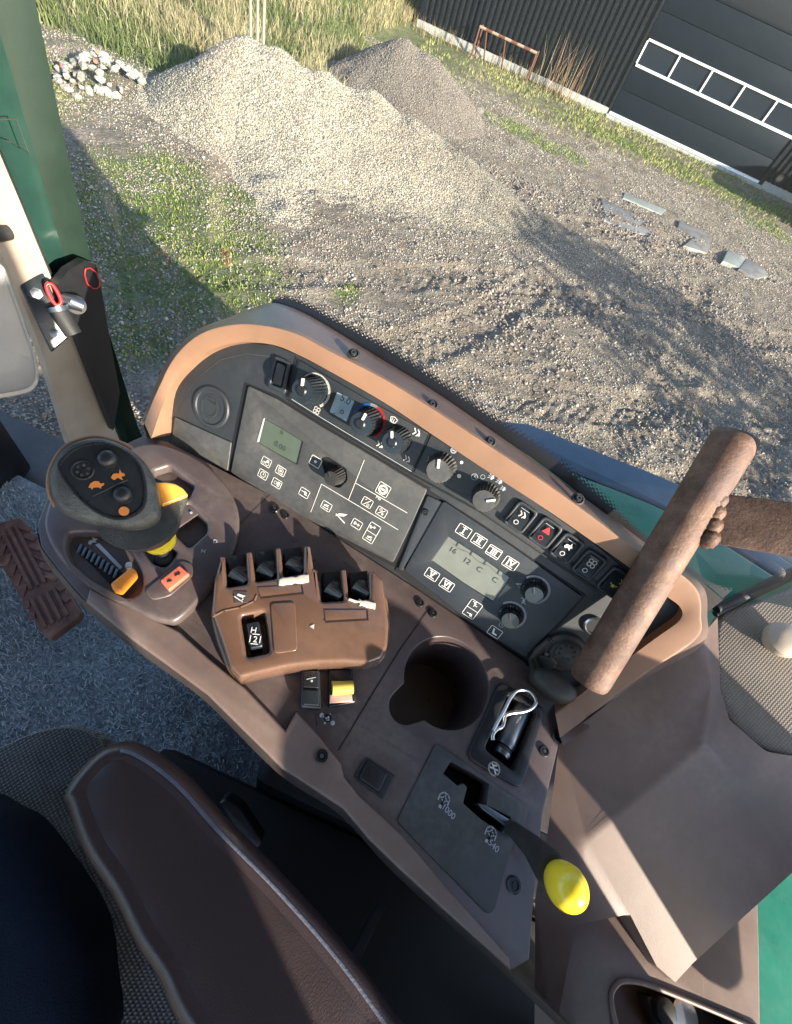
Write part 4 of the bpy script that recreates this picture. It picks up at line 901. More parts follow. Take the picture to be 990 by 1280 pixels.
# pale rounded display back at the left
PF = Frame(V(10, 430, .24), uh, (CAM-V(10, 430, .24)).normalized()*.8+Vector((.25, 0, .2)))
tag(pillow('monitor_housing', PF, [(-90, 300), (-20, 318), (4, 330), (26, 390), (47, 452), (49, 478), (40, 491), (10, 498), (-60, 505), (-120, 480)], [(.94, -.03), (1, -.018), (1, -.005), (.97, -.001), (.90, .0), (.86, -.0015), (.5, -.003)], 'pale', None, 3, hn=-.005, r=.01),
    'pale grey rounded plastic housing at the left edge beside the beige post', 'monitor housing')
mh = bpy.data.objects['monitor_housing']; tube('mounting_arm', [PF.P(0, 440, -.024), PF.P(-60, 430, -.05), col(-40, 300, -.60), col(10, 290, -.60)], .009, 'rubber', mh, 12)
# front wall, floor, roof
box('front_wall', (-1.05, -1.05, H-1.0), (-.86, .42, H-.60), 'navy', CS, .03)
box('sill_duct', (-.88, .10, H-1.0), (-.80, .40, H-.62), 'black', CS, .02)
box('cab_floor', (-1.05, -1.05, H-1.06), (1.0, .50, H-1.005), 'skirt', CS)
box('roof', (-.78, -1.0, H+.36), (.62, .60, H+.50), 'cream', CS, .03)
post('rear_post', (.80, .46, H-.5), (.72, .46, H+.40), (.06, .06), 'black', CS)
post('rear_post', (.74, -1.08, H-.9), (.60, -1.08, H+.40), (.06, .06), 'black', CS)
post('front_post', (-1.02, -1.05, H-1.0), (-.92, -1.05, H+.40), (.06, .06), 'black', CS)
sb0 = V(899, 759, H-pB.z-.012); sb1 = V(1090, 668, H-pB.z-.07)
tube('window_bar', [sb0-(sb1-sb0)*.02, sb1], .0052, 'void', CS, 14)
tube('window_bar_trim', [sb0+Vector((0, -.006, -.006)), sb1+Vector((0, -.006, -.008))], .0035, 'rubber', CS, 10)
# window pane with dotted band
gx = [col(60, 0, -.60).xy]
A_low = row(0, -.024); sill = [p for p in A_low if p.x > -.2 and p.y > .33][:]
gq = [p for p in A_low if -.12 < p.x < .27 and p.z > H-.37]; gq = sorted(gq, key=lambda p: p.x)[::4]; print('sill', [tuple(round(c, 3) for c in p) for p in gq])
gpl = [Vector((-.585, .56, 0)), Vector((-.40, .50, 0)), Vector((-.25, gq[0].y+.05, 0))] + [Vector((p.x, p.y+.014, 0)) for p in gq] + [Vector((gq[-1].x+.12, gq[-1].y+.014, 0)), Vector((.62, gq[-1].y+.03, 0))]
gb = [Vector((p.x, p.y, H-.62)) for p in gpl]; gt = [Vector((p.x, p.y+.01, H+.37)) for p in gpl]
gm = [a.lerp(b, .5)+Vector((0, .02, 0)) for a, b in zip(gb, gt)]
WP = loft('window_pane', [gb, gm, gt], 'glass', None, 60, ang=180)
tag(WP, 'large clear side window looking out on the gravel yard', 'window')
fr_in = [(338, 383), (352, 384), (372, 391), (413, 415), (487, 459), (600, 533), (680, 587), (740, 634), (796, 678), (850, 712), (880, 732), (904, 752)]
fr_out = [(336, 375), (350, 371), (374, 375), (418, 398), (491, 435), (602, 509), (681, 560), (752, 617), (806, 671), (856, 705), (888, 733), (920, 741)]
ri = [DASH.P(x, y, -.028)+Vector((0, .004, 0)) for x, y in fr_in]
ro = [DASH.P(x, y, -.026)+Vector((0, .006, .0)) for x, y in fr_out]
ri = [Vector(q) for q in smooth([tuple(p) for p in ri], 4, False)]; ro = [Vector(q) for q in smooth([tuple(p) for p in ro], 4, False)]
def loft_uv(name, r0, r1, mat, par):
    n = len(r0); vs = [tuple(v) for v in r0+r1]; fs = [(i, i+1, n+i+1, n+i) for i in range(n-1)]
    me = bpy.data.meshes.new(name); me.from_pydata(vs, [], fs); ul = me.uv_layers.new(name='UVMap'); d = [0]
    for i in range(1, n): d.append(d[-1]+(r0[i]-r0[i-1]).length)
    for lp in me.loops: k, i = divmod(lp.vertex_index, n); ul.data[lp.index].uv = (d[i]/.9, k)
    return put(name, me, mat, par)
loft_uv('dotted_band', ri, ro, 'frit', WP)
loft('pane_seal', [[p+Vector((0, -.002, .0)) for p in ri], [p+Vector((0, -.012, -.03)) for p in ri]], 'rubber', WP, 50)

# ---- floor, pedal, seat, armrest ---------------------------------------
FL = Frame(V(60, 850, .985), Vector((1, 0, 0)), Vector((0, 0, 1)))
nx, ny = 130, 110; x0, x1, y0, y1 = -.86, .25, -.75, .36
vs = []; 
def vn(x, y, s, seed=0, _c={}):
    if seed not in _c: _c[seed] = np.random.default_rng(seed).random((256, 256))
    t = _c[seed]; x = np.asarray(x, float)/s; y = np.asarray(y, float)/s; xi = np.floor(x).astype(int); yi = np.floor(y).astype(int)
    fx = x-xi; fy = y-yi; fx = fx*fx*(3-2*fx); fy = fy*fy*(3-2*fy)
    a = t[xi % 256, yi % 256]; b = t[(xi+1) % 256, yi % 256]; c = t[xi % 256, (yi+1) % 256]; d = t[(xi+1) % 256, (yi+1) % 256]
    return (a*(1-fx)+b*fx)*(1-fy)+(c*(1-fx)+d*fx)*fy
def fbm(x, y, s, o=4, seed=0, g=.5):
    r = 0; a = 1; tot = 0
    for k in range(o): r = r+a*vn(np.asarray(x)+k*3.7, np.asarray(y)-k*1.9, s/2**k, seed+k); tot += a; a *= g
    return r/tot
def grid_mesh(X, Y, Z):
    ny_, nx_ = X.shape; v = np.stack([X, Y, Z], -1).reshape(-1, 3); i = np.arange(nx_*ny_).reshape(ny_, nx_)
    f = np.stack([i[:-1, :-1], i[:-1, 1:], i[1:, 1:], i[1:, :-1]], -1).reshape(-1, 4)
    me = bpy.data.meshes.new('g'); me.vertices.add(len(v)); me.vertices.foreach_set('co', v.ravel().astype(np.float32))
    me.loops.add(f.size); me.loops.foreach_set('vertex_index', f.ravel().astype(np.int32)); me.polygons.add(len(f))
    me.polygons.foreach_set('loop_start', np.arange(0, f.size, 4, dtype=np.int32)); me.update(); me.validate(); me.shade_smooth(); return me
X, Y = np.meshgrid(np.linspace(x0, x1, 260), np.linspace(y0, y1, 240))
Z = H-.985 + .010*fbm(X, Y, .12, 3, 5) + .006*fbm(X*1.0, Y*2.2, .03, 4, 9) + .004*vn(X*2, Y*3, .01, 11)
tag(put('floor_mat', grid_mesh(X, Y, Z), 'mat'), 'thick matted blue grey pile mat on the cab floor under the brown pedal', 'floor mat')
PD = thing('pedal', V(50, 720, .93), 'worn reddish brown rubber pedal with a herringbone tread on the floor', 'pedal')
pa, pb, pc, pd_ = V(0, 655, .915), V(30, 647, .915), V(101, 767, .90), V(60, 798, .90)
PDF = Frame(V(52, 724, .905), (V(82, 783, .90)-V(15, 650, .915)).normalized(), Vector((-.03, -.05, 1)))
prism('pedal_plate', PDF, [(-22, 668), (2, 652), (26, 647), (33, 655), (101, 764), (98, 772), (62, 798), (54, 795)], -.022, 0, 'pedal', PD, r=.004, bev=.003)
def bar(u0, v0, u1, v1, w=.0085, h=.005):
    l = math.hypot(u1-u0, v1-v0); an = math.atan2(v1-v0, u1-u0)
    put('tread_rib', box_me(l, w, h, .0014), 'pedal', PD, PDF.M @ Matrix.Translation(((u0+u1)/2, (v0+v1)/2, .0012)) @ Matrix.Rotation(an, 4, 'Z'))
ua, va = PDF.uv(12, 657); ub, vb = PDF.uv(80, 785); uc0, vc0 = PDF.uv(-22, 668); vl = PDF.uv(16, 731)[1]; vr = PDF.uv(67, 710)[1]; hw = abs(vl-vr)/2-.003; vm = (vl+vr)/2
ul = ub-ua
for i in range(9):
    t = ua+ul*(.04+.10*i)
    if i < 6:
        for sg_ in (-1, 1): bar(t, vm+sg_*.017, t+.020, vm+sg_*hw, .0105)
    elif i < 8:
        for sg_ in (-1, 1): bar(t+.008, vm+sg_*.026, t+.022, vm+sg_*hw, .0105)
for v_ in (-.011, 0, .011): bar(ua+ul*.02, vm+v_, ua+ul*.60, vm+v_, .0062)
for v_ in (-.018, -.006, .006, .018): bar(ua+ul*.68, vm+v_, ua+ul*.93, vm+v_, .0062)
SF = Frame(V(80, 1000, .60), uh, Vector((0, 0, 1)))
seat = thing('driver_seat', V(80, 1100, .7), 'seat cushion in ribbed dark grey cloth beside and under the leather armrest', 'seat')
pillow('cushion', SF, [(-200, 1010), (-60, 965), (0, 940), (50, 917), (95, 908), (125, 916), (145, 940), (168, 1000), (215, 1100), (330, 1280), (500, 1500), (-100, 1700), (-400, 1300)], [(.99, -.12), (1, -.04), (.985, -.01), (.955, 0), (.8, .004), (.4, .004)], 'fabric', seat, 3, hn=-.03)
box('seat_base', (-.16, -.55, H-1.0), (.6, .02, H-.75), 'void', seat, .02)
box('seat_box', (-.02, .02, H-1.0), (.55, .11, H-.66), 'black', seat, .02)
prism('slide_control', Frame(V(300, 1030, .62), uh, Vector((0, -.3, 1))), [(272, 1004), (282, 997), (300, 1010), (328, 1052), (322, 1064), (300, 1048)], -.03, 0, 'black', seat, r=.004, bev=.003)
prism('seat_lever', Frame(V(460, 1160, .66), uh, Vector((0, 0, 1))), [(474, 1128), (482, 1134), (450, 1200), (436, 1196)], -.01, 0, 'void', seat)
box('shoulder_blocker', (.44, -.56, H-.30), (.53, -.352, H-.06), 'fabric', seat, .03); box('headrest_blocker', (.44, -.50, H-.14), (.53, -.27, H+.10), 'fabric', seat, .03)  # unseen seat boxes sized to shade the pod and armrest
box('quarter_blocker', (.56, -.06, H-.45), (.62, .12, H-.245), 'rear', RCV, .02)  # floating unseen box added to keep sun off the right panel
box('seat_back_blocker', (.42, -.56, H-.75), (.54, -.25, H-.30), 'fabric', seat, .03); box('wing_blocker', (.43, -.245, H-.75), (.53, -.175, H-.25), 'fabric', seat, .02); box('wing_blocker', (.43, -.145, H-.75), (.53, -.07, H-.25), 'fabric', seat, .02)  # unseen backrest cut to shape sun on the console; gap lets a band through
# trouser-like navy cloth
NF = Frame(V(50, 1150, .50), uh, Vector((0, 0, 1)))
nv = pillow('navy_cloth', NF, [(-60, 985), (0, 1005), (30, 1022), (62, 1062), (95, 1110), (120, 1160), (130, 1230), (128, 1330), (0, 1400), (-200, 1350), (-200, 1050)], [(.98, -.08), (1, -.04), (.97, -.012), (.9, 0), (.6, .008), (.3, .01)], 'navy', None, 4, hn=-.03)
tag(nv, 'dark navy cloth draped over the left side of the ribbed seat', 'cloth')
AF = Frame(V(250, 1130, .43), uh, Vector((0, 0, 1)))
arm = thing('armrest', V(250, 1130, .47), 'dark brown leather armrest pad with worn glossy edges in the foreground', 'armrest')
ao = [(84, 1008), (80, 996), (92, 972), (122, 940), (146, 928), (172, 928), (205, 946), (240, 975), (285, 1025), (355, 1095), (430, 1180), (500, 1275), (600, 1420), (420, 1520), (240, 1300), (200, 1225), (170, 1180), (140, 1120), (105, 1065)]
q = [AF.uv(x, y, -.012) for x, y in ao]; q = smooth(q, 5); c0 = Vector((0, 0)); n = len(q)
# inward offsets keep the rolled edge an even width
def inset(q, d):
    out = []
    for i in range(len(q)):
        a, b, c = Vector(q[i-2]), Vector(q[i]), Vector(q[(i+2) % len(q)]); t = (c-a).normalized(); nn_ = Vector((-t.y, t.x))
        out.append(b+nn_*d)
    return out
ar_ = sum(q[i][0]*q[(i+1) % n][1]-q[(i+1) % n][0]*q[i][1] for i in range(n)); sg = 1 if ar_ > 0 else -1
vs = []; fs = []; lv = [(.004, -.05), (0, -.030), (0, -.012), (.0025, -.004), (.007, .0), (.0095, .0010), (.0115, .0004), (.015, -.0004)]
for d, z in lv:
    for p in inset(q, d*sg): vs.append((p[0], p[1], z))
for k in range(len(lv)-1):
    for i in range(n): j = (i+1) % n; fs.append((k*n+i, k*n+j, (k+1)*n+j, (k+1)*n+i))
from mathutils.geometry import delaunay_2d_cdt
ins = inset(q, .015*sg); xs_ = [p[0] for p in ins]; ys_ = [p[1] for p in ins]
gp_ = [Vector((x, y)) for x in np.arange(min(xs_), max(xs_), .012) for y in np.arange(min(ys_), max(ys_), .012)]
def inside(p, poly):
    c = False; j = len(poly)-1
    for i in range(len(poly)):
        a, b = poly[i], poly[j]
        if (a[1] > p[1]) != (b[1] > p[1]) and p[0] < (b[0]-a[0])*(p[1]-a[1])/(b[1]-a[1])+a[0]: c = not c
        j = i
    return c
ins2 = inset(q, .021*sg); gp_ = [p for p in gp_ if inside(p, ins2)]
co_, _, fc_, ov, _, _ = delaunay_2d_cdt([Vector((p[0], p[1])) for p in ins]+gp_, [], [list(range(n))], 1, 1e-7)
b0 = len(vs); vs += [(c.x, c.y, -.0003+(.0022 if min(k_ for k_ in (ov[i] or [0])) >= n else 0)) for i, c in enumerate(co_)]; fs += [tuple(b0+i for i in f) for f in fc_]
put('leather_pad', mesh(vs, fs, 60), 'leather', arm, AF.M.copy())
M['worn'] = plastic('worn_leather_sheen', (.085, .09, .115), .25, .5, dustc=(.22, .23, .26), grain=500, gs=.6, gd=.001)  # pale blue tone paints sky sheen along the worn crease
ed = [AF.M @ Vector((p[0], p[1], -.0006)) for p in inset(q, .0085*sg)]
tube('worn_edge_sheen', ed[14:22], [.0004]+[.0011]*6+[.0004], 'worn', arm, 10)
tube('worn_edge_sheen', ed[2:14], [.0004]+[.0011]*10+[.0004], 'worn', arm, 10); tube('worn_edge_sheen', ed[22:58], [.0004]+[.0018]*34+[.0006], 'worn', arm, 10)
tube('worn_edge_sheen', ed[-18:]+ed[:1], [.0004]+[.0010]*17+[.0004], 'worn', arm, 10)

# ================================================================== OUTSIDE THE WINDOW
# ---- rest of the tractor (mostly out of frame; throws its shadow on the yard)
TR = thing('tractor_body', Vector((0, -.3, 0)), 'green tractor body with dark mudguard and rear fender just outside the window', 'tractor')
FD = Frame(V(830, 680, .74), Vector((1, 0, 0)), Vector((0, -.12, 1)))
prism('fender', FD, [(640, 545), (715, 588), (775, 612), (830, 635), (890, 668), (965, 716), (1010, 745), (960, 800), (860, 800), (740, 720), (650, 640)], -.05, 0, 'fender', TR, bev=.012, sm=3)
prism('mudguard', FD, [(560, 500), (618, 524), (660, 528), (705, 546), (760, 568), (850, 604), (905, 640), (985, 700), (1060, 750), (1010, 752), (965, 718), (890, 669), (830, 636), (775, 613), (715, 589), (640, 560)], -.09, -.012, 'mudguard', TR, bev=.01, sm=2)
prism('fender_edge', FD, [(850, 600), (930, 655), (1010, 690), (1080, 700), (1080, 760), (1000, 712), (920, 664)], -.10, -.03, 'cream', TR, bev=.008)
FR2 = Frame(V(970, 1200, .78), Vector((1, 0, 0)), Vector((0, 0, 1)))
prism('rear_fender', FR2, [(880, 1050), (1050, 1000), (1200, 1200), (1100, 1450), (900, 1400)], -.05, 0, 'fender', TR, bev=.01, sm=3)
box('hood', (-3.5, -.62, 1.1), (-1.08, .02, 1.95), 'fender', TR, .08)
box('chassis', (-3.4, -.6, .6), (.9, .0, 1.15), 'charcoal', TR, .03)
def wheel(x, y, r, w):
    mx = Matrix.Translation((x, y, r)) @ Matrix.Rotation(R(90), 4, 'X')
    o = put('wheel', lathe_me([(r*.5, -w/2), (r*.93, -w/2), (r, -w*.38), (r, w*.38), (r*.93, w/2), (r*.5, w/2)], 40), 'tyre', TR, mx)
    put('rim', lathe_me([(r*.5, -w*.3), (r*.2, -w*.1), (r*.2, w*.1), (r*.5, w*.3)], 32), 'yellow', o, mx)
wheel(-2.75, .42, .70, .45); wheel(-2.75, -1.1, .70, .45); wheel(.85, .78, .88, .5); wheel(.85, -1.5, .88, .5)

box('rear_shadow_box', (.95, .40, 1.2), (1.25, .90, 2.62), 'fender', TR, .04)  # unseen box added to cast the left yard shadow

# ---- the yard ----------------------------------------------------------
def bl(px, py, rx, ry=None, z=H): p = V(px, py, z); return (p.x, p.y, rx, ry or rx)
def sm_(x): x = np.clip(x, 0, 1); return x*x*(3-2*x)
CONES = [(-4.35, 7.2, .99, .70), (-3.95, 7.35, .94, .68), (-3.4, 7.6, .84, .60), (-2.8, 7.9, .80, .54), (-2.1, 8.05, .68, .48), (-1.4, 8.1, .50, .42), (-.7, 8.0, .30, .36), (0, 7.9, .08, .3),
         (-3.45, 6.15, .24, .50), (-3.05, 5.65, .22, .55), (-2.68, 5.2, .16, .52), (-3.3, 6.9, .46, .45), (-2.6, 7.1, .32, .36), (-1.8, 7.3, .24, .3), (-4.8, 6.9, .30, .6), (-1.0, 7.4, .10, .25)]
def pile(X, Y):
    e = sum(np.exp(12*(h - s*np.sqrt((X-cx_)**2+(Y-cy_)**2+.015))) for cx_, cy_, h, s in CONES)
    z = np.log(e+1e-9)/12
    z = z - .07
    return z + .10*(fbm(X, Y, .7, 3, 40)-.5) + .02*(fbm(X, Y, .12, 2, 44)-.5)
def soil(X, Y):
    e = sum(np.exp(14*(h - s*np.sqrt((X-cx_)**2+(Y-cy_)**2+.03))) for cx_, cy_, h, s in [(-3.45, 11, .90, .62), (-2.95, 11.15, .84, .6), (-2.5, 11.1, .45, .5), (-3.9, 11.1, .55, .6), (-3.1, 10.4, .35, .4)])
    return np.log(e+1e-9)/14 + - .05 + .16*(fbm(X, Y, .5, 4, 60)-.5)
GR = [bl(190, 300, 1.1, .8), bl(240, 350, .8), bl(170, 230, .9, .6), bl(265, 285, .8, .5), bl(300, 330, .5, .4), bl(200, 220, .6), bl(435, 365, .16, .25), bl(690, 185, .9, .45), (-1.0, 12.4, 1.0, .5), bl(735, 160, .8, .35), bl(960, 285, .8, .5), bl(880, 225, 1.3, .4), (-6.5, 5.0, 1.2, 1.5), bl(150, 420, .5), bl(290, 250, .45, .3), (2.5, 15.5, 4, .8)]
def mask(L_, X, Y):
    m = 0
    for x, y, rx, ry in L_: m = np.maximum(m, np.exp(-(((X-x)/rx)**2+((Y-y)/ry)**2)))
    return m
MUD_AND_SHADE = [bl(800, 290, 1.6, 1.2), bl(870, 380, 1.6, 1.1), bl(760, 400, 1.2, .9), bl(640, 420, .9, .8), bl(940, 450, 1.4, 1), bl(620, 370, .7, .6), bl(470, 240, .7, .5), bl(400, 260, .5, .4), bl(650, 240, .8, .8), bl(900, 560, 1, 1)]  # mud areas; the mid-yard blobs also paint a cast shadow
def ground_h(X, Y):
    z = .06*(fbm(X, Y, 1.6, 4, 20)-.5) + .045*(fbm(X, Y, .22, 3, 22, .6)-.5)
    mm = mask(MUD_AND_SHADE, X, Y)
    z = z + mm*(.10*(fbm(X, Y, .30, 4, 25, .6)-.5) + .028*(fbm(X, Y, .05, 2, 29)-.5))
    # tyre lug prints along two curved tracks and a diagonal one
    for k, (ax_, ay_, bx, by, w) in enumerate(((-.6, 3.6, 6.8, 7.0, .26), (.5, 2.9, 7.0, 5.4, .28), (-.4, 8.2, 5.4, 11.4, .30), (-1.6, 4.4, 3.4, 8.6, .24), (-3.2, 2.4, -1.1, 5.4, .22), (1.6, 3.2, 3.2, 9.4, .24), (-.2, 6.8, 6.5, 4.6, .26), (-1.2, 3.2, 1.4, 7.6, .24), (2.6, 3.0, 5.2, 8.2, .26), (-.5, 5.0, 6.2, 9.6, .26))):
        dx, dy = bx-ax_, by-ay_; l = math.hypot(dx, dy); tx, ty = dx/l, dy/l
        s = (X-ax_)*tx+(Y-ay_)*ty; d = -(X-ax_)*ty+(Y-ay_)*tx + .22*np.sin(s*.9+k) + .10*(fbm(X, Y, .5, 2, 80+k)-.5)
        on = sm_((w+.06-np.abs(d))/.12)*sm_(s*.9)*sm_((l-s)*.9)
        berm = np.exp(-((np.abs(d)-w-.07)/.06)**2)*sm_(s*.9)*sm_((l-s)*.9)
        wv = fbm(X, Y, .16, 3, 130+k)
        lug = np.sin((s+np.abs(d)*.95+.16*(wv-.5))*math.tau/.155)
        am = sm_(fbm(X, Y, .40, 3, 33+k)*4.2-1.5)
        z = z + on*(-.020 + am*(.024*sm_(lug*.9+.5)) - .010*am + .030*(wv-.5)) + .022*berm*fbm(X, Y, .18, 2, 150+k)
    bank = sm_((Y-10.0)/6)*sm_((-X-5.0)/3)*1.3
    return z+bank
ax1 = np.concatenate([-np.geomspace(300, 9.2, 26), np.arange(-9, 7.0, .035), np.geomspace(7.2, 300, 26)])
ay1 = np.concatenate([-np.geomspace(300, 2.3, 22), np.arange(-2, 1.2, .25), np.arange(1.25, 11, .035), np.arange(11.05, 19, .08), np.geomspace(19.3, 400, 26)])
X, Y = np.meshgrid(ax1, ay1); far = sm_(1-(np.hypot(X, Y-6)-14)/8)
Z = ground_h(X, Y)*far
gme = grid_mesh(X, Y, Z)
def attr(me, name, v): a = me.attributes.new(name, 'FLOAT', 'POINT'); a.data.foreach_set('value', np.asarray(v, np.float32).ravel())
gm_ = sm_(mask(GR, X, Y)*1.8*(.40+fbm(X, Y, .35, 3, 71))-.25)
# trampled grass verge along the barn and behind the piles
verge = np.maximum(sm_((Y-8.8)/3)*sm_((-X-2.3)/1.5), sm_((Y-6.6)/.8)*sm_((-X-4.9)/.7)); gm_ = np.maximum(gm_, verge*.9)
verge2 = .7*sm_((Y-13.2)/2.0)*sm_((X+3)/1); gm_ = np.maximum(gm_, verge2*sm_(fbm(X, Y, .8, 3, 75)*2.4-.75)*.85)
attr(gme, 'grass', gm_*np.minimum(1, far*2)+(1-np.minimum(1, far*2))*.8); attr(gme, 'mud', mask(MUD_AND_SHADE, X, Y))
def mk_ground():
    m, t, b = nt('yard_gravel_and_mud'); co = geo(t)
    def at_(n): a = t.nodes.new('ShaderNodeAttribute'); a.attribute_name = n; return a.outputs['Fac']
    base = ramp(t, noise(t, co, 3.2, 9, .7), [(.3, (.140, .110, .084)), (.5, (.222, .182, .142)), (.72, (.31, .265, .215))])
    v = t.nodes.new('ShaderNodeTexVoronoi'); v.inputs['Scale'].default_value = 38; L(t, co, v.inputs['Vector'])
    hsv = ramp(t, v.outputs['Color'], [(.0, .45), (.5, .8), (.9, 1.25), (1., 2.0)])
    pb = mixc(t, 1., base, hsv, 'MULTIPLY')
    col = mixc(t, .75, base, pb)
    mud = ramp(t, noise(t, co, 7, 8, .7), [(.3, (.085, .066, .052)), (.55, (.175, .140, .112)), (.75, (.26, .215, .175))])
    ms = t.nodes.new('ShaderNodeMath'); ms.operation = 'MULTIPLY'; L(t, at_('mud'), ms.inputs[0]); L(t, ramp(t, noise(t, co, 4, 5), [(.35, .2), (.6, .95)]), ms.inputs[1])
    col = mixc(t, ms.outputs[0], col, mud)  # same tone also paints the mid-yard shade
    gr = ramp(t, noise(t, co, 28, 6, .7), [(.3, (.035, .06, .014)), (.5, (.085, .125, .028)), (.75, (.19, .21, .07))])
    gf = t.nodes.new('ShaderNodeMath'); gf.operation = 'MULTIPLY'; L(t, at_('grass'), gf.inputs[0]); L(t, ramp(t, noise(t, co, 16, 6, .7), [(.36, .15), (.58, 1.)]), gf.inputs[1])
    col = mixc(t, gf.outputs[0], col, gr)
    L(t, col, b.inputs['Base Color']); b.inputs['Roughness'].default_value = .95; b.inputs['Specular IOR Level'].default_value = .2
    n0 = bump(t, None, noise(t, co, 14, 8, .75), .7, .06); n1 = bump(t, None, v.outputs['Distance'], .6, .02, n0)
    L(t, n1, b.inputs['Normal']); return m
M['ground'] = mk_ground()
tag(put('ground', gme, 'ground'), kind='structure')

def mk_gravel(name, cs, sc):
    m, t, b = nt(name); co = geo(t)
    v = t.nodes.new('ShaderNodeTexVoronoi'); v.inputs['Scale'].default_value = sc; L(t, co, v.inputs['Vector'])
    c = ramp(t, v.outputs['Color'], [(0, cs[0]), (.5, cs[1]), (1, cs[2])])
    c = mixc(t, ramp(t, noise(t, co, 1.6, 5, .6), [(.4, 0.), (.65, .6)]), c, cs[0])
    L(t, c, b.inputs['Base Color']); b.inputs['Roughness'].default_value = .95
    n0 = bump(t, None, noise(t, co, 20, 5), .4, .04); L(t, bump(t, None, v.outputs['Distance'], .9, .03, n0), b.inputs['Normal']); return m
M['gravel'] = mk_gravel('pale_gravel', [(.13, .115, .09), (.25, .225, .185), (.38, .35, .30)], 30)
M['soil'] = mk_gravel('sandy_soil', [(.12, .10, .085), (.17, .145, .125), (.22, .19, .165)], 70)
def mk_stone():
    m, t, b = nt('mixed_stones'); a = t.nodes.new('ShaderNodeAttribute'); a.attribute_name = 'tint'; L(t, a.outputs['Color'], b.inputs['Base Color']); b.inputs['Roughness'].default_value = .9; return m
M['stone'] = mk_stone()
def patch(name, fn, x0, x1, y0, y1, d, mat, lab, cat):
    X, Y = np.meshgrid(np.arange(x0, x1, d), np.arange(y0, y1, d)); Z = fn(X, Y); g = ground_h(X, Y)-.04
    me = grid_mesh(X, Y, np.maximum(Z, g-.03))
    # drop faces buried under the yard
    bm = bmesh.new(); bm.from_mesh(me); zf = (Z < g-.03).ravel()
    bmesh.ops.delete(bm, geom=[bm.verts[i] for i in np.nonzero(zf)[0]] if bm.verts.ensure_lookup_table() is None else [], context='VERTS'); bm.to_mesh(me); bm.free()
    me.shade_smooth(); return tag(put(name, me, mat), lab, cat)
GP = patch('gravel_pile', pile, -6.6, 1.2, 4.2, 10.6, .045, 'gravel', 'large heap of pale crushed gravel in the middle of the yard', 'gravel heap')
patch('soil_pile', soil, -6.0, -.6, 8.6, 13.4, .06, 'soil', 'smaller brown heap of fine sandy soil behind the gravel', 'soil heap')

OCT = np.array([(1, 0, 0), (-1, 0, 0), (0, 1, 0), (0, -1, 0), (0, 0, 1), (0, 0, -1)], float)
OF = np.array([(0, 2, 4), (2, 1, 4), (1, 3, 4), (3, 0, 4), (2, 0, 5), (1, 2, 5), (3, 1, 5), (0, 3, 5)])
def stones(name, P, size, tint, parent=None, lab=None, cat=None, kind='stuff', flat=.65):
    n = len(P); k = 6
    A = rng.normal(size=(n, 3, 3)); Q, _ = np.linalg.qr(A)
    V_ = OCT[None]*(1+rng.uniform(-.35, .35, (n, 6, 1))); V_ = V_*np.stack([np.ones(n), rng.uniform(.6, 1, n), rng.uniform(.45, .8, n)], 1)[:, None, :]
    V_ = np.einsum('nij,nkj->nki', Q, V_); V_[..., 2] *= flat+.2
    V_ = V_*size[:, None, None] + P[:, None, :]
    F = (OF[None]+(np.arange(n)*6)[:, None, None]).reshape(-1, 3)
    me = bpy.data.meshes.new(name); v = V_.reshape(-1, 3).astype(np.float32); me.vertices.add(len(v)); me.vertices.foreach_set('co', v.ravel())
    me.loops.add(F.size); me.loops.foreach_set('vertex_index', F.ravel().astype(np.int32)); me.polygons.add(len(F)); me.polygons.foreach_set('loop_start', np.arange(0, F.size, 3, dtype=np.int32)); me.update(calc_edges=True)
    c = me.attributes.new('tint', 'FLOAT_COLOR', 'POINT'); cc_ = np.ones((n, 6, 4), np.float32); cc_[..., :3] = tint[:, None, :]; c.data.foreach_set('color', cc_.ravel())
    o = put(name, me, 'stone', parent); return tag(o, lab, cat, kind=kind)
def inview(X, Y, m=60):
    v = np.stack([X, Y, np.full_like(X, -H)], 1); fz = v@np.array(Fv); a = v@np.array(R0)/fz*F_PX; b = v@np.array(U0)/fz*F_PX
    px = 495 + a*g1 + b*g0; py = 640 + a*g0 - b*g1
    return (fz > 0) & (px > -m) & (px < 990+m) & (py > -m) & (py < 860)
def tints(n, cols, w, j=.15):
    c = np.array(cols)[rng.choice(len(cols), n, p=w)]; return c*rng.uniform(1-j, 1+j, (n, 1))
# gravel on the heap
X = rng.uniform(-6.2, 1.0, 260000); Y = rng.uniform(4.4, 9.8, 260000); zp = pile(X, Y); gh = ground_h(X, Y)
k = (zp > gh-.06) & inview(X, Y, 500); X, Y, zp, gh = X[k], Y[k], zp[k], gh[k]; X, Y, zp, gh = X[:105000], Y[:105000], zp[:105000], gh[:105000]
_dirt = .86-.34*sm_((X+3.2)/2.2)*sm_(fbm(X, Y, .9, 3, 46)*2.2-.25)
stones('loose_gravel', np.stack([X, Y, np.maximum(zp, gh)], 1), rng.uniform(.009, .021, len(X)), _dirt[:, None]*tints(len(X), [(.34, .295, .235), (.46, .41, .335), (.20, .18, .15), (.34, .28, .21), (.12, .11, .095)], [.36, .2, .22, .14, .08]), GP)
X = rng.uniform(-5.4, -.9, 60000); Y = rng.uniform(9.2, 12.8, 60000); zs_ = soil(X, Y); k = (zs_ > ground_h(X, Y)-.02) & inview(X, Y, 100); X, Y, zs_ = X[k][:22000], Y[k][:22000], zs_[k][:22000]
stones('soil_crumbs', np.stack([X, Y, zs_], 1), rng.uniform(.008, .022, len(X)), tints(len(X), [(.155, .13, .11), (.20, .175, .15), (.12, .10, .085)], [.4, .35, .25]), bpy.data.objects['soil_pile'])
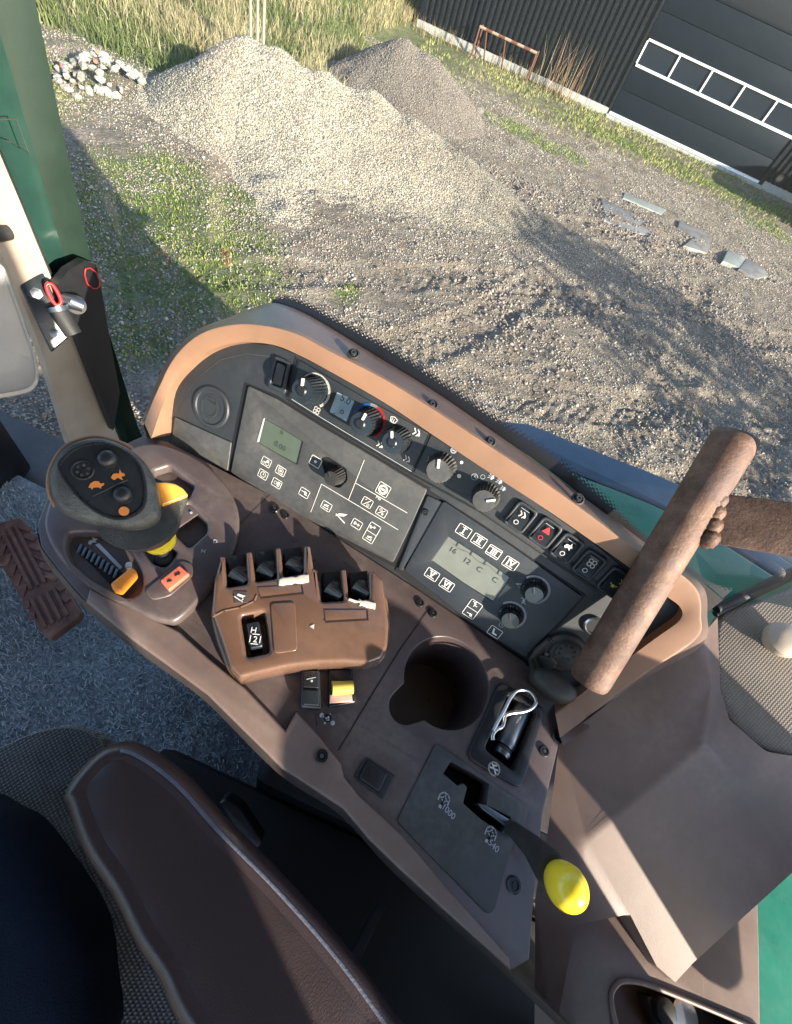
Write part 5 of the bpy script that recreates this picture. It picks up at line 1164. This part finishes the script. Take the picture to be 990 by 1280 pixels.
# yard stones
N = 330000; X = rng.uniform(-8, 7, N); Y = 1.2+rng.random(N)**1.35*13; k = inview(X, Y); X, Y = X[k], Y[k]
dn = fbm(X, Y, .5, 3, 90); md = mask(MUD_AND_SHADE, X, Y); gz = ground_h(X, Y); pz = pile(X, Y)
k = (rng.random(len(X)) < np.clip(dn*2.2-.45, .05, 1)*(1-.75*md)) & (pz < gz+.02) & (soil(X, Y) < gz); X, Y, gz = X[k][:90000], Y[k][:90000], gz[k][:90000]
stones('yard_gravel', np.stack([X, Y, gz+.003], 1), rng.uniform(.006, .016, len(X))*(1+1.2*(rng.random(len(X)) > .97)), tints(len(X), [(.26, .225, .18), (.33, .29, .245), (.19, .16, .13), (.40, .38, .35), (.26, .18, .13)], [.38, .24, .24, .08, .06]), None, 'loose grey gravel scattered over the muddy yard', 'gravel')
# clods of mud
N = 70000; X = rng.uniform(-2, 7, N); Y = rng.uniform(2, 13, N); md = mask(MUD_AND_SHADE, X, Y); k = (rng.random(N) < (md-.3)*fbm(X, Y, .4, 3, 93)**2*2.6) & inview(X, Y) & (pile(X, Y) < .02); X, Y = X[k][:16000], Y[k][:16000]
stones('mud_clods', np.stack([X, Y, ground_h(X, Y)+.004], 1), rng.uniform(.012, .034, len(X)), tints(len(X), [(.20, .165, .14), (.26, .22, .19), (.14, .115, .095)], [.4, .35, .25]), None, 'crumbled clods of churned brown mud right of the gravel heap', 'mud')
# heap of white rubble
SHP = thing('rubble_heap', G(125, 100), 'small heap of white rubble and broken red brick at the left behind the green reflection strip', 'rubble heap')
c0 = G(128, 102)
def ico_stone(sd):
    bm = bmesh.new(); bmesh.ops.create_icosphere(bm, subdivisions=1, radius=1); r_ = random.Random(sd)
    for v in bm.verts: v.co *= r_.uniform(.7, 1.2)
    me = bpy.data.meshes.new('stone'); bm.to_mesh(me); bm.free(); return me
M['wstone'] = mk_gravel('white_rubble', [(.22, .205, .175), (.32, .30, .27), (.44, .42, .38)], 6); M['rbrick'] = mk_gravel('broken_brick', [(.22, .10, .07), (.28, .15, .11), (.33, .21, .16)], 9)
ims = [ico_stone(i) for i in range(5)]; ims2 = [m_.copy() for m_ in ims]
for i in range(95):
    a = rng.uniform(0, math.tau); r_ = rng.random()**.6; x = c0.x+.46*r_*math.cos(a); y = c0.y+.62*r_*math.sin(a); s = rng.uniform(.03, .062)
    red = i % 19 == 4
    put('rubble_stone', (ims2 if red else ims)[i % 5], 'rbrick' if red else 'wstone', SHP, Matrix.Translation((x, y, float(ground_h(x, y))+.26*(1-r_)+s*.3)) @ Matrix.Rotation(rng.uniform(0, 6), 4, 'Z') @ Matrix.Rotation(rng.uniform(0, 3), 4, 'X') @ Matrix.Diagonal((s*1.25, s*.9, s*.8, 1)))
def hit(px, py):
    r = ray(px, py); t_ = np.linspace(.0045, .03, 900)
    x, y, z = r.x*t_, r.y*t_, H+r.z*t_; i = int(np.argmax(z < np.maximum(ground_h(x, y), pile(x, y)))); return Vector((x[i], y[i], z[i]))
for px, py, s_, lb_ in ((432, 228, .05, 'single pale stone lying low on the gravel heap'), (85, 112, .09, 'larger white block at the left edge of the rubble heap'), (97, 121, .065, 'smaller white block just in front of the rubble heap')):
    p = hit(px, py)
    tag(put('field_stone', ims[1], 'wstone', None, Matrix.Translation(p) @ Matrix.Diagonal((s_, s_*.8, s_*.7, 1))), lb_, 'stone')

# ---- steel sheets pressed in the mud -----------------------------------
def mk_wet():
    m, t, b = nt('muddy_sheet_steel'); co = geo(t)
    c = mixc(t, ramp(t, noise(t, co, 5, 6, .65), [(.45, 0.), (.6, 1.)]), (.20, .205, .205), (.17, .14, .115)); L(t, c, b.inputs['Base Color']); b.inputs['Roughness'].default_value = .38; return m
M['sheet'] = mk_wet(); M['sheet2'] = plastic('pale_sheet', (.24, .26, .24), .5, .5, dustc=(.2, .17, .14))
for pts_, mt, lb_ in (([(752, 247), (815, 279), (822, 296), (790, 290), (757, 276)], 'sheet', 'flat grey steel sheet half sunk in the mud, largest and leftmost of the sheets'),
                  ([(781, 241), (833, 262), (827, 268), (779, 247)], 'sheet2', 'narrow pale strip of sheet lying behind the largest grey sheet'),
                  ([(850, 275), (891, 296), (884, 316), (855, 307), (868, 296), (848, 283)], 'sheet', 'bent grey sheet in the mud between the largest sheet and the pale plate'),
                  ([(910, 313), (934, 322), (925, 335), (904, 326)], 'sheet2', 'small pale greenish plate in the mud, left of the round ended sheet'),
                  ([(934, 323), (955, 334), (960, 345), (945, 348), (924, 336)], 'sheet', 'round ended blue grey sheet, rightmost of those in the mud')):
    gz0 = float(ground_h(*G(*pts_[0]).xy)); fr = Frame(Vector((G(*pts_[0]).x, G(*pts_[0]).y, .03)), Vector((1, 0, 0)), Vector((.02, -.02, 1)))
    tag(prism('steel_sheet', fr, pts_, -.10, .012, mt, None, bev=.002), lb_, 'metal sheet')

# ---- barn ----------------------------------------------------------------
YB = 17.3
M['clad'] = plastic('dark_sheet_cladding', (.006, .009, .014), .5, .06, spec=.2, dustc=(.07, .075, .085), grain=60, gs=.1, gd=.004, scratch=.05)
M['door'] = plastic('dark_door_panel', (.004, .009, .017), .55, .05, dustc=(.08, .09, .10), grain=40, gs=.2, gd=.006, scratch=.05, spec=.15)
M['frame'] = plain('pale_aluminium_frame', (.62, .64, .65), .4); M['pane'] = plain('dark_door_glass', (.012, .018, .028), .08)
M['concrete'] = plastic('concrete_plinth', (.33, .33, .32), .85, .4, grain=40, gs=.5, gd=.01, scratch=.1)
BN = thing('barn', Vector((0, YB, 0)), 'dark steel clad barn with a sectional garage door and a row of door windows', 'barn')
xl = VY(526, 22, YB).x; xd = VY(762, 140, YB-.05).x; xr = VY(948, 228, YB-.05).x
box('wall', (xl, YB, .12), (xd-.05, YB+.15, 5.5), 'clad', BN); box('wall', (xr+.10, YB, .12), (xr+9, YB+.15, 5.5), 'clad', BN)
box('wall', (xd-.05, YB, 4.2), (xr+.10, YB+.15, 5.5), 'clad', BN); box('side_wall', (xl, YB+.15, .12), (xl+.15, YB+14, 5.5), 'clad', BN); box('roof', (xl-.2, YB-.3, 5.5), (xr+9.2, YB+14, 5.7), 'clad', BN)
rib = mesh([(-.05, 0, 0), (-.028, -.045, 0), (.028, -.045, 0), (.05, 0, 0), (-.05, 0, 1), (-.028, -.045, 1), (.028, -.045, 1), (.05, 0, 1)], [(0, 1, 5, 4), (1, 2, 6, 5), (2, 3, 7, 6), (0, 3, 2, 1), (4, 5, 6, 7)], 10)
x = xl+.08; cnt = 0
while x < xr+8:
    if x < xd-.12 or x > xr+.2:
        put('cladding_rib', rib, 'clad', BN, Matrix.Translation((x, YB, .14)) @ Matrix.Diagonal((1, 1, 5.3, 1)))
    x += .16
box('plinth', (xl-.05, YB-.10, -.1), (xd-.06, YB+.1, .16), 'concrete', BN); box('plinth', (xr+.12, YB-.10, -.1), (xr+9, YB+.1, .16), 'concrete', BN)
box('threshold', (xd-.06, YB-.22, -.1), (xr+.12, YB+.1, .055), 'concrete', BN); box('bottom_strip', (xd, YB-.06, .06), (xr, YB+.02, .115), 'frame', BN)
GD = put('garage_door', box_me(xr-xd, .05, 4.05, .0), 'door', BN, Matrix.Translation(((xd+xr)/2, YB+.05, 2.14)))
z = .12; zs = VY(788, 80, YB-.05).z; zt = VY(806, 45, YB-.05).z
sec = (zs-.12)/2
def section(z0, z1): 
    o = put('door_section', box_me(xr-xd-.01, .045, (z1-z0)-.012, .006), 'door', GD, Matrix.Translation(((xd+xr)/2, YB+.0, (z0+z1)/2)))
section(.12, .12+sec); section(.12+sec, zs); z = zt
for i in range(4): section(z, z+sec); z += sec
# window strip
fw = .045
def fbox(x0, x1, z0, z1, n='frame_bar'): put(n, box_me(x1-x0, .06, z1-z0, .006), 'frame', GD, Matrix.Translation(((x0+x1)/2, YB-.02, (z0+z1)/2)))
fbox(xd+.05, xr-.02, zs, zs+fw*1.2); fbox(xd+.05, xr-.02, zt-fw, zt)
nP = 5; wP = (xr-.02-xd-.05)/nP
for i in range(nP+1): xx = xd+.05+i*wP; fbox(xx-fw/2, xx+fw/2, zs+fw*1.2, zt-fw, 'mullion')
for i in range(nP): xx = xd+.05+i*wP; put('pane', box_me(wP-fw, .01, zt-zs-fw*2.2, 0), 'pane', GD, Matrix.Translation((xx+wP/2, YB+.0, (zs+zt)/2)))
box('corner_trim', (xl-.04, YB-.05, .12), (xl+.05, YB+.02, 5.5), 'door', BN)
box('door_jamb', (xd-.08, YB-.06, .06), (xd-.005, YB+.02, 4.2), 'clad', BN); box('door_jamb', (xr+.005, YB-.06, .06), (xr+.10, YB+.02, 4.2), 'clad', BN)

M['rackrust'] = plain('rack_rust', (.13, .045, .025), .8); M['rackpale'] = plain('rack_pale', (.28, .20, .15), .8)
# rusty rack by the barn wall
RK = thing('rusty_rack', Vector((VY(630, 60, 16.6).x, 16.6, 0)), 'low rusty tube rack with a striped top bar against the barn wall', 'rack')
tl = VY(599, 36, 16.6); trr = VY(671, 66, 16.6)
for i in range(9):
    t0, t1 = i/9, (i+1)/9; tube('top_bar', [Vector((tl.x+(trr.x-tl.x)*t0, 16.6, .60)), Vector((tl.x+(trr.x-tl.x)*t1, 16.6, .60))], .03, 'rackrust' if i % 2 else 'rackpale', RK, 8)
for fx in (0, .12, .45, 1): tube('leg', [(tl.x+(trr.x-tl.x)*fx, 16.6, .60), (tl.x+(trr.x-tl.x)*fx+(.1 if .05 < fx < .9 else 0), 16.6+(.35 if .05 < fx < .9 else 0), 0)], .02, 'rackrust', RK, 8)
for fx in (0, 1): tube('foot_rail', [(tl.x+(trr.x-tl.x)*fx, 16.6, .60), (tl.x+(trr.x-tl.x)*fx, 17.0, .60), (tl.x+(trr.x-tl.x)*fx, 17.0, 0)], .018, 'rackrust', RK, 8)
# wooden stakes behind the heap
M['wood'] = plastic('weathered_wood', (.30, .25, .19), .85, .3, gs=.3)
for i, (px, t) in enumerate(((313, 'leftmost of three thin weathered stakes standing behind the gravel heap'), (321, 'middle one of three thin weathered stakes standing behind the gravel heap'), (328, 'rightmost of three thin weathered stakes standing behind the gravel heap'))):
    b_ = VY(px, 42-i, 8.7); p = Vector((b_.x, 8.7, float(ground_h(b_.x, 8.7))))
    tag(tube('wooden_stake', [p-Vector((0, 0, .1)), p+Vector((.03*i, .02, 2.4))], .022, 'wood', None, 8), t, 'stake', 'thin stakes behind the gravel heap')

# parked white car at the far right
CR = thing('parked_car', Vector((xr+2.4, YB-1.9, 0)), 'white car parked by the barn, only its rounded corner in view at the right edge', 'car')
M['cwhite'] = plain('white_car_paint', (.70, .72, .75), .22); M['tl'] = plain('red_light', (.4, .02, .02), .2)
cx0 = xr+.75
prof = [(0, .35), (0, .75), (.12, .95), (.9, 1.02), (1.5, 1.42), (3.0, 1.45), (3.7, 1.05), (4.2, .9), (4.25, .35)]
vs = []; fs = []
for s in (0, 1):
    for (x_, z_) in prof: ins = .18 if z_ > 1.1 else 0; vs.append((cx0+x_, (YB-3.0+ins) if s == 0 else (YB-1.3-ins), z_))
n_ = len(prof); fs = [tuple(range(n_)), tuple(range(n_, 2*n_))[::-1]]+[(i, (i+1) % n_, n_+(i+1) % n_, n_+i) for i in range(n_)]
me = mesh(vs, fs); bm = bmesh.new(); bm.from_mesh(me); bmesh.ops.bevel(bm, geom=bm.edges[:], offset=.09, segments=3, affect='EDGES'); bm.to_mesh(me); bm.free(); fin(me, 50)
put('body', me, 'cwhite', CR)
for wx in (.85, 3.4):
    for wy in (YB-2.98, YB-1.32): put('wheel', lathe_me([(.2, -.1), (.32, -.1), (.33, 0), (.32, .1), (.2, .1)], 24), 'tyre', CR, Matrix.Translation((cx0+wx, wy, .33)) @ Matrix.Rotation(R(90), 4, 'X'))
box('tail_light', (cx0-.01, YB-2.9, .62), (cx0+.05, YB-2.6, .78), 'tl', CR); box('side_window', (cx0+1.3, YB-2.96, 1.02), (cx0+3.1, YB-2.8, 1.34), 'pane', CR)

# ---- grass and weeds -------------------------------------------------------
def mk_blade():
    m, t, b = nt('grass_blades'); a = t.nodes.new('ShaderNodeAttribute'); a.attribute_name = 'tint'; L(t, a.outputs['Color'], b.inputs['Base Color']); b.inputs['Roughness'].default_value = .8; b.inputs['Specular IOR Level'].default_value = .2; return m
M['blade'] = mk_blade()
def blades(name, X, Y, h, w, cols, wt, lab, cat, lean=.35, zf=None):
    n = len(X); Z = ground_h(X, Y) if zf is None else zf; a = rng.uniform(0, math.tau, n); hh = h*rng.uniform(.5, 1.15, n); ww = w*rng.uniform(.7, 1.3, n)
    la = rng.uniform(0, math.tau, n); ll = lean*hh*rng.random(n); c, s = np.cos(a)*ww/2, np.sin(a)*ww/2
    P = np.zeros((n, 5, 3)); lx, ly = np.cos(la)*ll, np.sin(la)*ll
    P[:, 0] = np.stack([X-c, Y-s, Z-.01], 1); P[:, 1] = np.stack([X+c, Y+s, Z-.01], 1)
    P[:, 2] = np.stack([X+c*.8+lx*.35, Y+s*.8+ly*.35, Z+hh*.55], 1); P[:, 3] = np.stack([X-c*.8+lx*.35, Y-s*.8+ly*.35, Z+hh*.55], 1)
    P[:, 4] = np.stack([X+lx, Y+ly, Z+hh], 1)
    i = np.arange(n)*5; T = np.stack([np.stack([i, i+1, i+2], 1), np.stack([i, i+2, i+3], 1), np.stack([i+3, i+2, i+4], 1)], 1).reshape(-1, 3)
    me = bpy.data.meshes.new(name); me.vertices.add(n*5); me.vertices.foreach_set('co', P.astype(np.float32).ravel()); me.loops.add(T.size); me.loops.foreach_set('vertex_index', T.ravel().astype(np.int32))
    me.polygons.add(len(T)); me.polygons.foreach_set('loop_start', np.arange(0, T.size, 3, dtype=np.int32)); me.update(calc_edges=True)
    ca = me.attributes.new('tint', 'FLOAT_COLOR', 'POINT'); q = np.ones((n, 5, 4), np.float32); q[..., :3] = tints(n, cols, wt, .25)[:, None, :]; ca.data.foreach_set('color', q.ravel())
    return tag(put(name, me, 'blade'), lab, cat, kind='stuff')
GC = [(.13, .185, .035), (.20, .24, .06), (.30, .28, .11), (.09, .13, .025)]
N = 420000; X = rng.uniform(-8, 6.5, N); Y = 1.5+rng.random(N)*14; k = inview(X, Y); X, Y = X[k], Y[k]
gm2 = sm_(mask(GR, X, Y)*1.8*(.40+fbm(X, Y, .35, 3, 71))-.25); k = (rng.random(len(X)) < gm2*.8*sm_(fbm(X, Y, .13, 3, 97)*3-1)) & (pile(X, Y) < .02); X, Y = X[k][:90000], Y[k][:90000]
blades('short_grass', X, Y, .032, .009, GC, [.4, .3, .12, .18], 'short mossy green grass growing in patches through the yard gravel', 'grass', .9)
N = 330000; X = rng.uniform(-22, -1.2, N); Y = rng.uniform(6.4, 22, N); k = inview(X, Y, 40) & (((Y > 8.7) & (X < -3.0-2.4*sm_((Y-11)/3))) | ((X < -5.3) & (Y > 7.0+.5*fbm(X, Y, .6, 2, 53)))) & (soil(X, Y) < 0.02) & (pile(X, Y) < .02) & ((X < -5.3) | (Y > 8.6+.9*fbm(X, Y, 1.2, 2, 51))); X, Y = X[k], Y[k]
cl = fbm(X, Y, 1.3, 3, 55); dry = cl+rng.uniform(-.14, .14, len(X)) > .50; kk = rng.random(len(X)) < .6; 
blades('dry_grass', X[dry & kk], Y[dry & kk], .27, .012, [(.26, .22, .125), (.32, .275, .17), (.20, .18, .09)], [.4, .3, .3], 'tall straw coloured dry grass on the bank behind the heaps', 'grass', .8)
blades('green_grass', X[~dry & kk], Y[~dry & kk], .17, .014, [(.10, .125, .045), (.145, .16, .065), (.07, .09, .03)], [.4, .3, .3], 'rough green grass growing between the dry stems on the bank', 'grass', .8)
N = 17000; X = rng.uniform(-4.5, 6.5, N); Y = rng.uniform(12.6, 17.2, N); k = (rng.random(N) < sm_((Y-13)/2.5)*sm_(fbm(X, Y, .8, 3, 75)*2.6-.7)); X, Y = X[k], Y[k]
blades('verge_grass', X, Y, .07, .016, GC+[(.24, .21, .12)], [.15, .12, .25, .08, .4], 'thin green and yellowed grass verge in front of the barn', 'grass', .9)
N = 500; X = rng.uniform(xl-1, xd, N); Y = 16.95-rng.random(N)**2*.5; k = fbm(X, Y, .8, 2, 59) > .47; blades('wall_weeds', X[k], Y[k], .35, .010, [(.20, .13, .08), (.30, .24, .14), (.13, .13, .05)], [.4, .3, .3], 'thin brown weeds growing along the foot of the barn wall', 'weeds', .5)
N = 70; X = rng.normal(VY(705, 100, 16.7).x, .35, N); Y = rng.normal(16.75, .12, N); blades('dead_weeds', X, Y, 1.1, .010, [(.20, .12, .08), (.30, .24, .14), (.12, .12, .05)], [.5, .3, .2], 'tall dead reddish weeds in front of the cladding left of the garage door', 'weeds', .4)

# pile of the floor mat: short matted fibres
N = 110000; X = rng.uniform(-.86, .05, N); Y = rng.uniform(-.62, .34, N); k_ = ~((X > -.80) & (X < -.5) & (Y > -.12) & (Y < .08) & False); X, Y = X[k_], Y[k_]; N = len(X)
zf_ = H-.985 + .010*fbm(X, Y, .12, 3, 5) + .006*fbm(X, Y*2.2, .03, 4, 9) + .004*vn(X*2, Y*3, .01, 11)
fo = blades('mat_fibres', X, Y, .0085, .0016, [(.44, .465, .475), (.50, .53, .54), (.56, .585, .59), (.36, .38, .39)], [.35, .3, .15, .2], None, None, 2.4, zf_)
fo.parent = bpy.data.objects['floor_mat']

# unseen tree added behind the tractor to throw a mottled shadow across the yard
TE = thing('shadow_tree', Vector((7.9, 3.0, 0)), 'unseen thinly leaved tree added right of the tractor to cast mottled shade', 'tree')
M['bark'] = plastic('bark', (.10, .08, .06), .9, .3, grain=60, gs=.6, gd=.01); M['leaf'] = plain('dull_leaf', (.10, .10, .03), .8)
tube('trunk', [(7.9, 3.0, -.05), (7.93, 3.02, 1.0), (7.85, 2.98, 2.0), (7.9, 3.0, 3.2)], [.11, .09, .06, .02], 'bark', TE, 10)
rt = random.Random(5)
for i in range(22):
    z_ = .7+i*.11; a = i*2.4; l_ = 1.5*(1-.2*abs(z_-1.8)); e_ = Vector((7.9+l_*math.cos(a), 3.0+l_*math.sin(a), z_+.6))
    m_ = Vector((7.9, 3.0, z_)).lerp(e_, .5)+Vector((0, 0, -.08)); tube('branch', [(7.9, 3.0, z_), m_, e_], [.03, .018, .005], 'bark', TE, 6)
N = 5200; th = rng.uniform(0, math.tau, N); ph = np.arccos(rng.uniform(-1, 1, N)); r_ = rng.uniform(.25, 1, N)**.5
LX = 7.9+1.6*r_*np.sin(ph)*np.cos(th); LY = 3.0+1.6*r_*np.sin(ph)*np.sin(th); LZ = 2.0+1.3*r_*np.cos(ph)
k = fbm(LX+LZ, LY, .7, 2, 120) > .40; LX, LY, LZ = LX[k], LY[k], LZ[k]
ox = rng.normal(size=(len(LX), 3, 3))*.055; P = (np.stack([LX, LY, LZ], 1)[:, None, :]+ox).reshape(-1, 3)
me = bpy.data.meshes.new('crown'); me.from_pydata(P.tolist(), [], np.arange(len(P)).reshape(-1, 3).tolist()); me.update(); tag(put('crown', me, 'leaf', TE), kind='stuff')
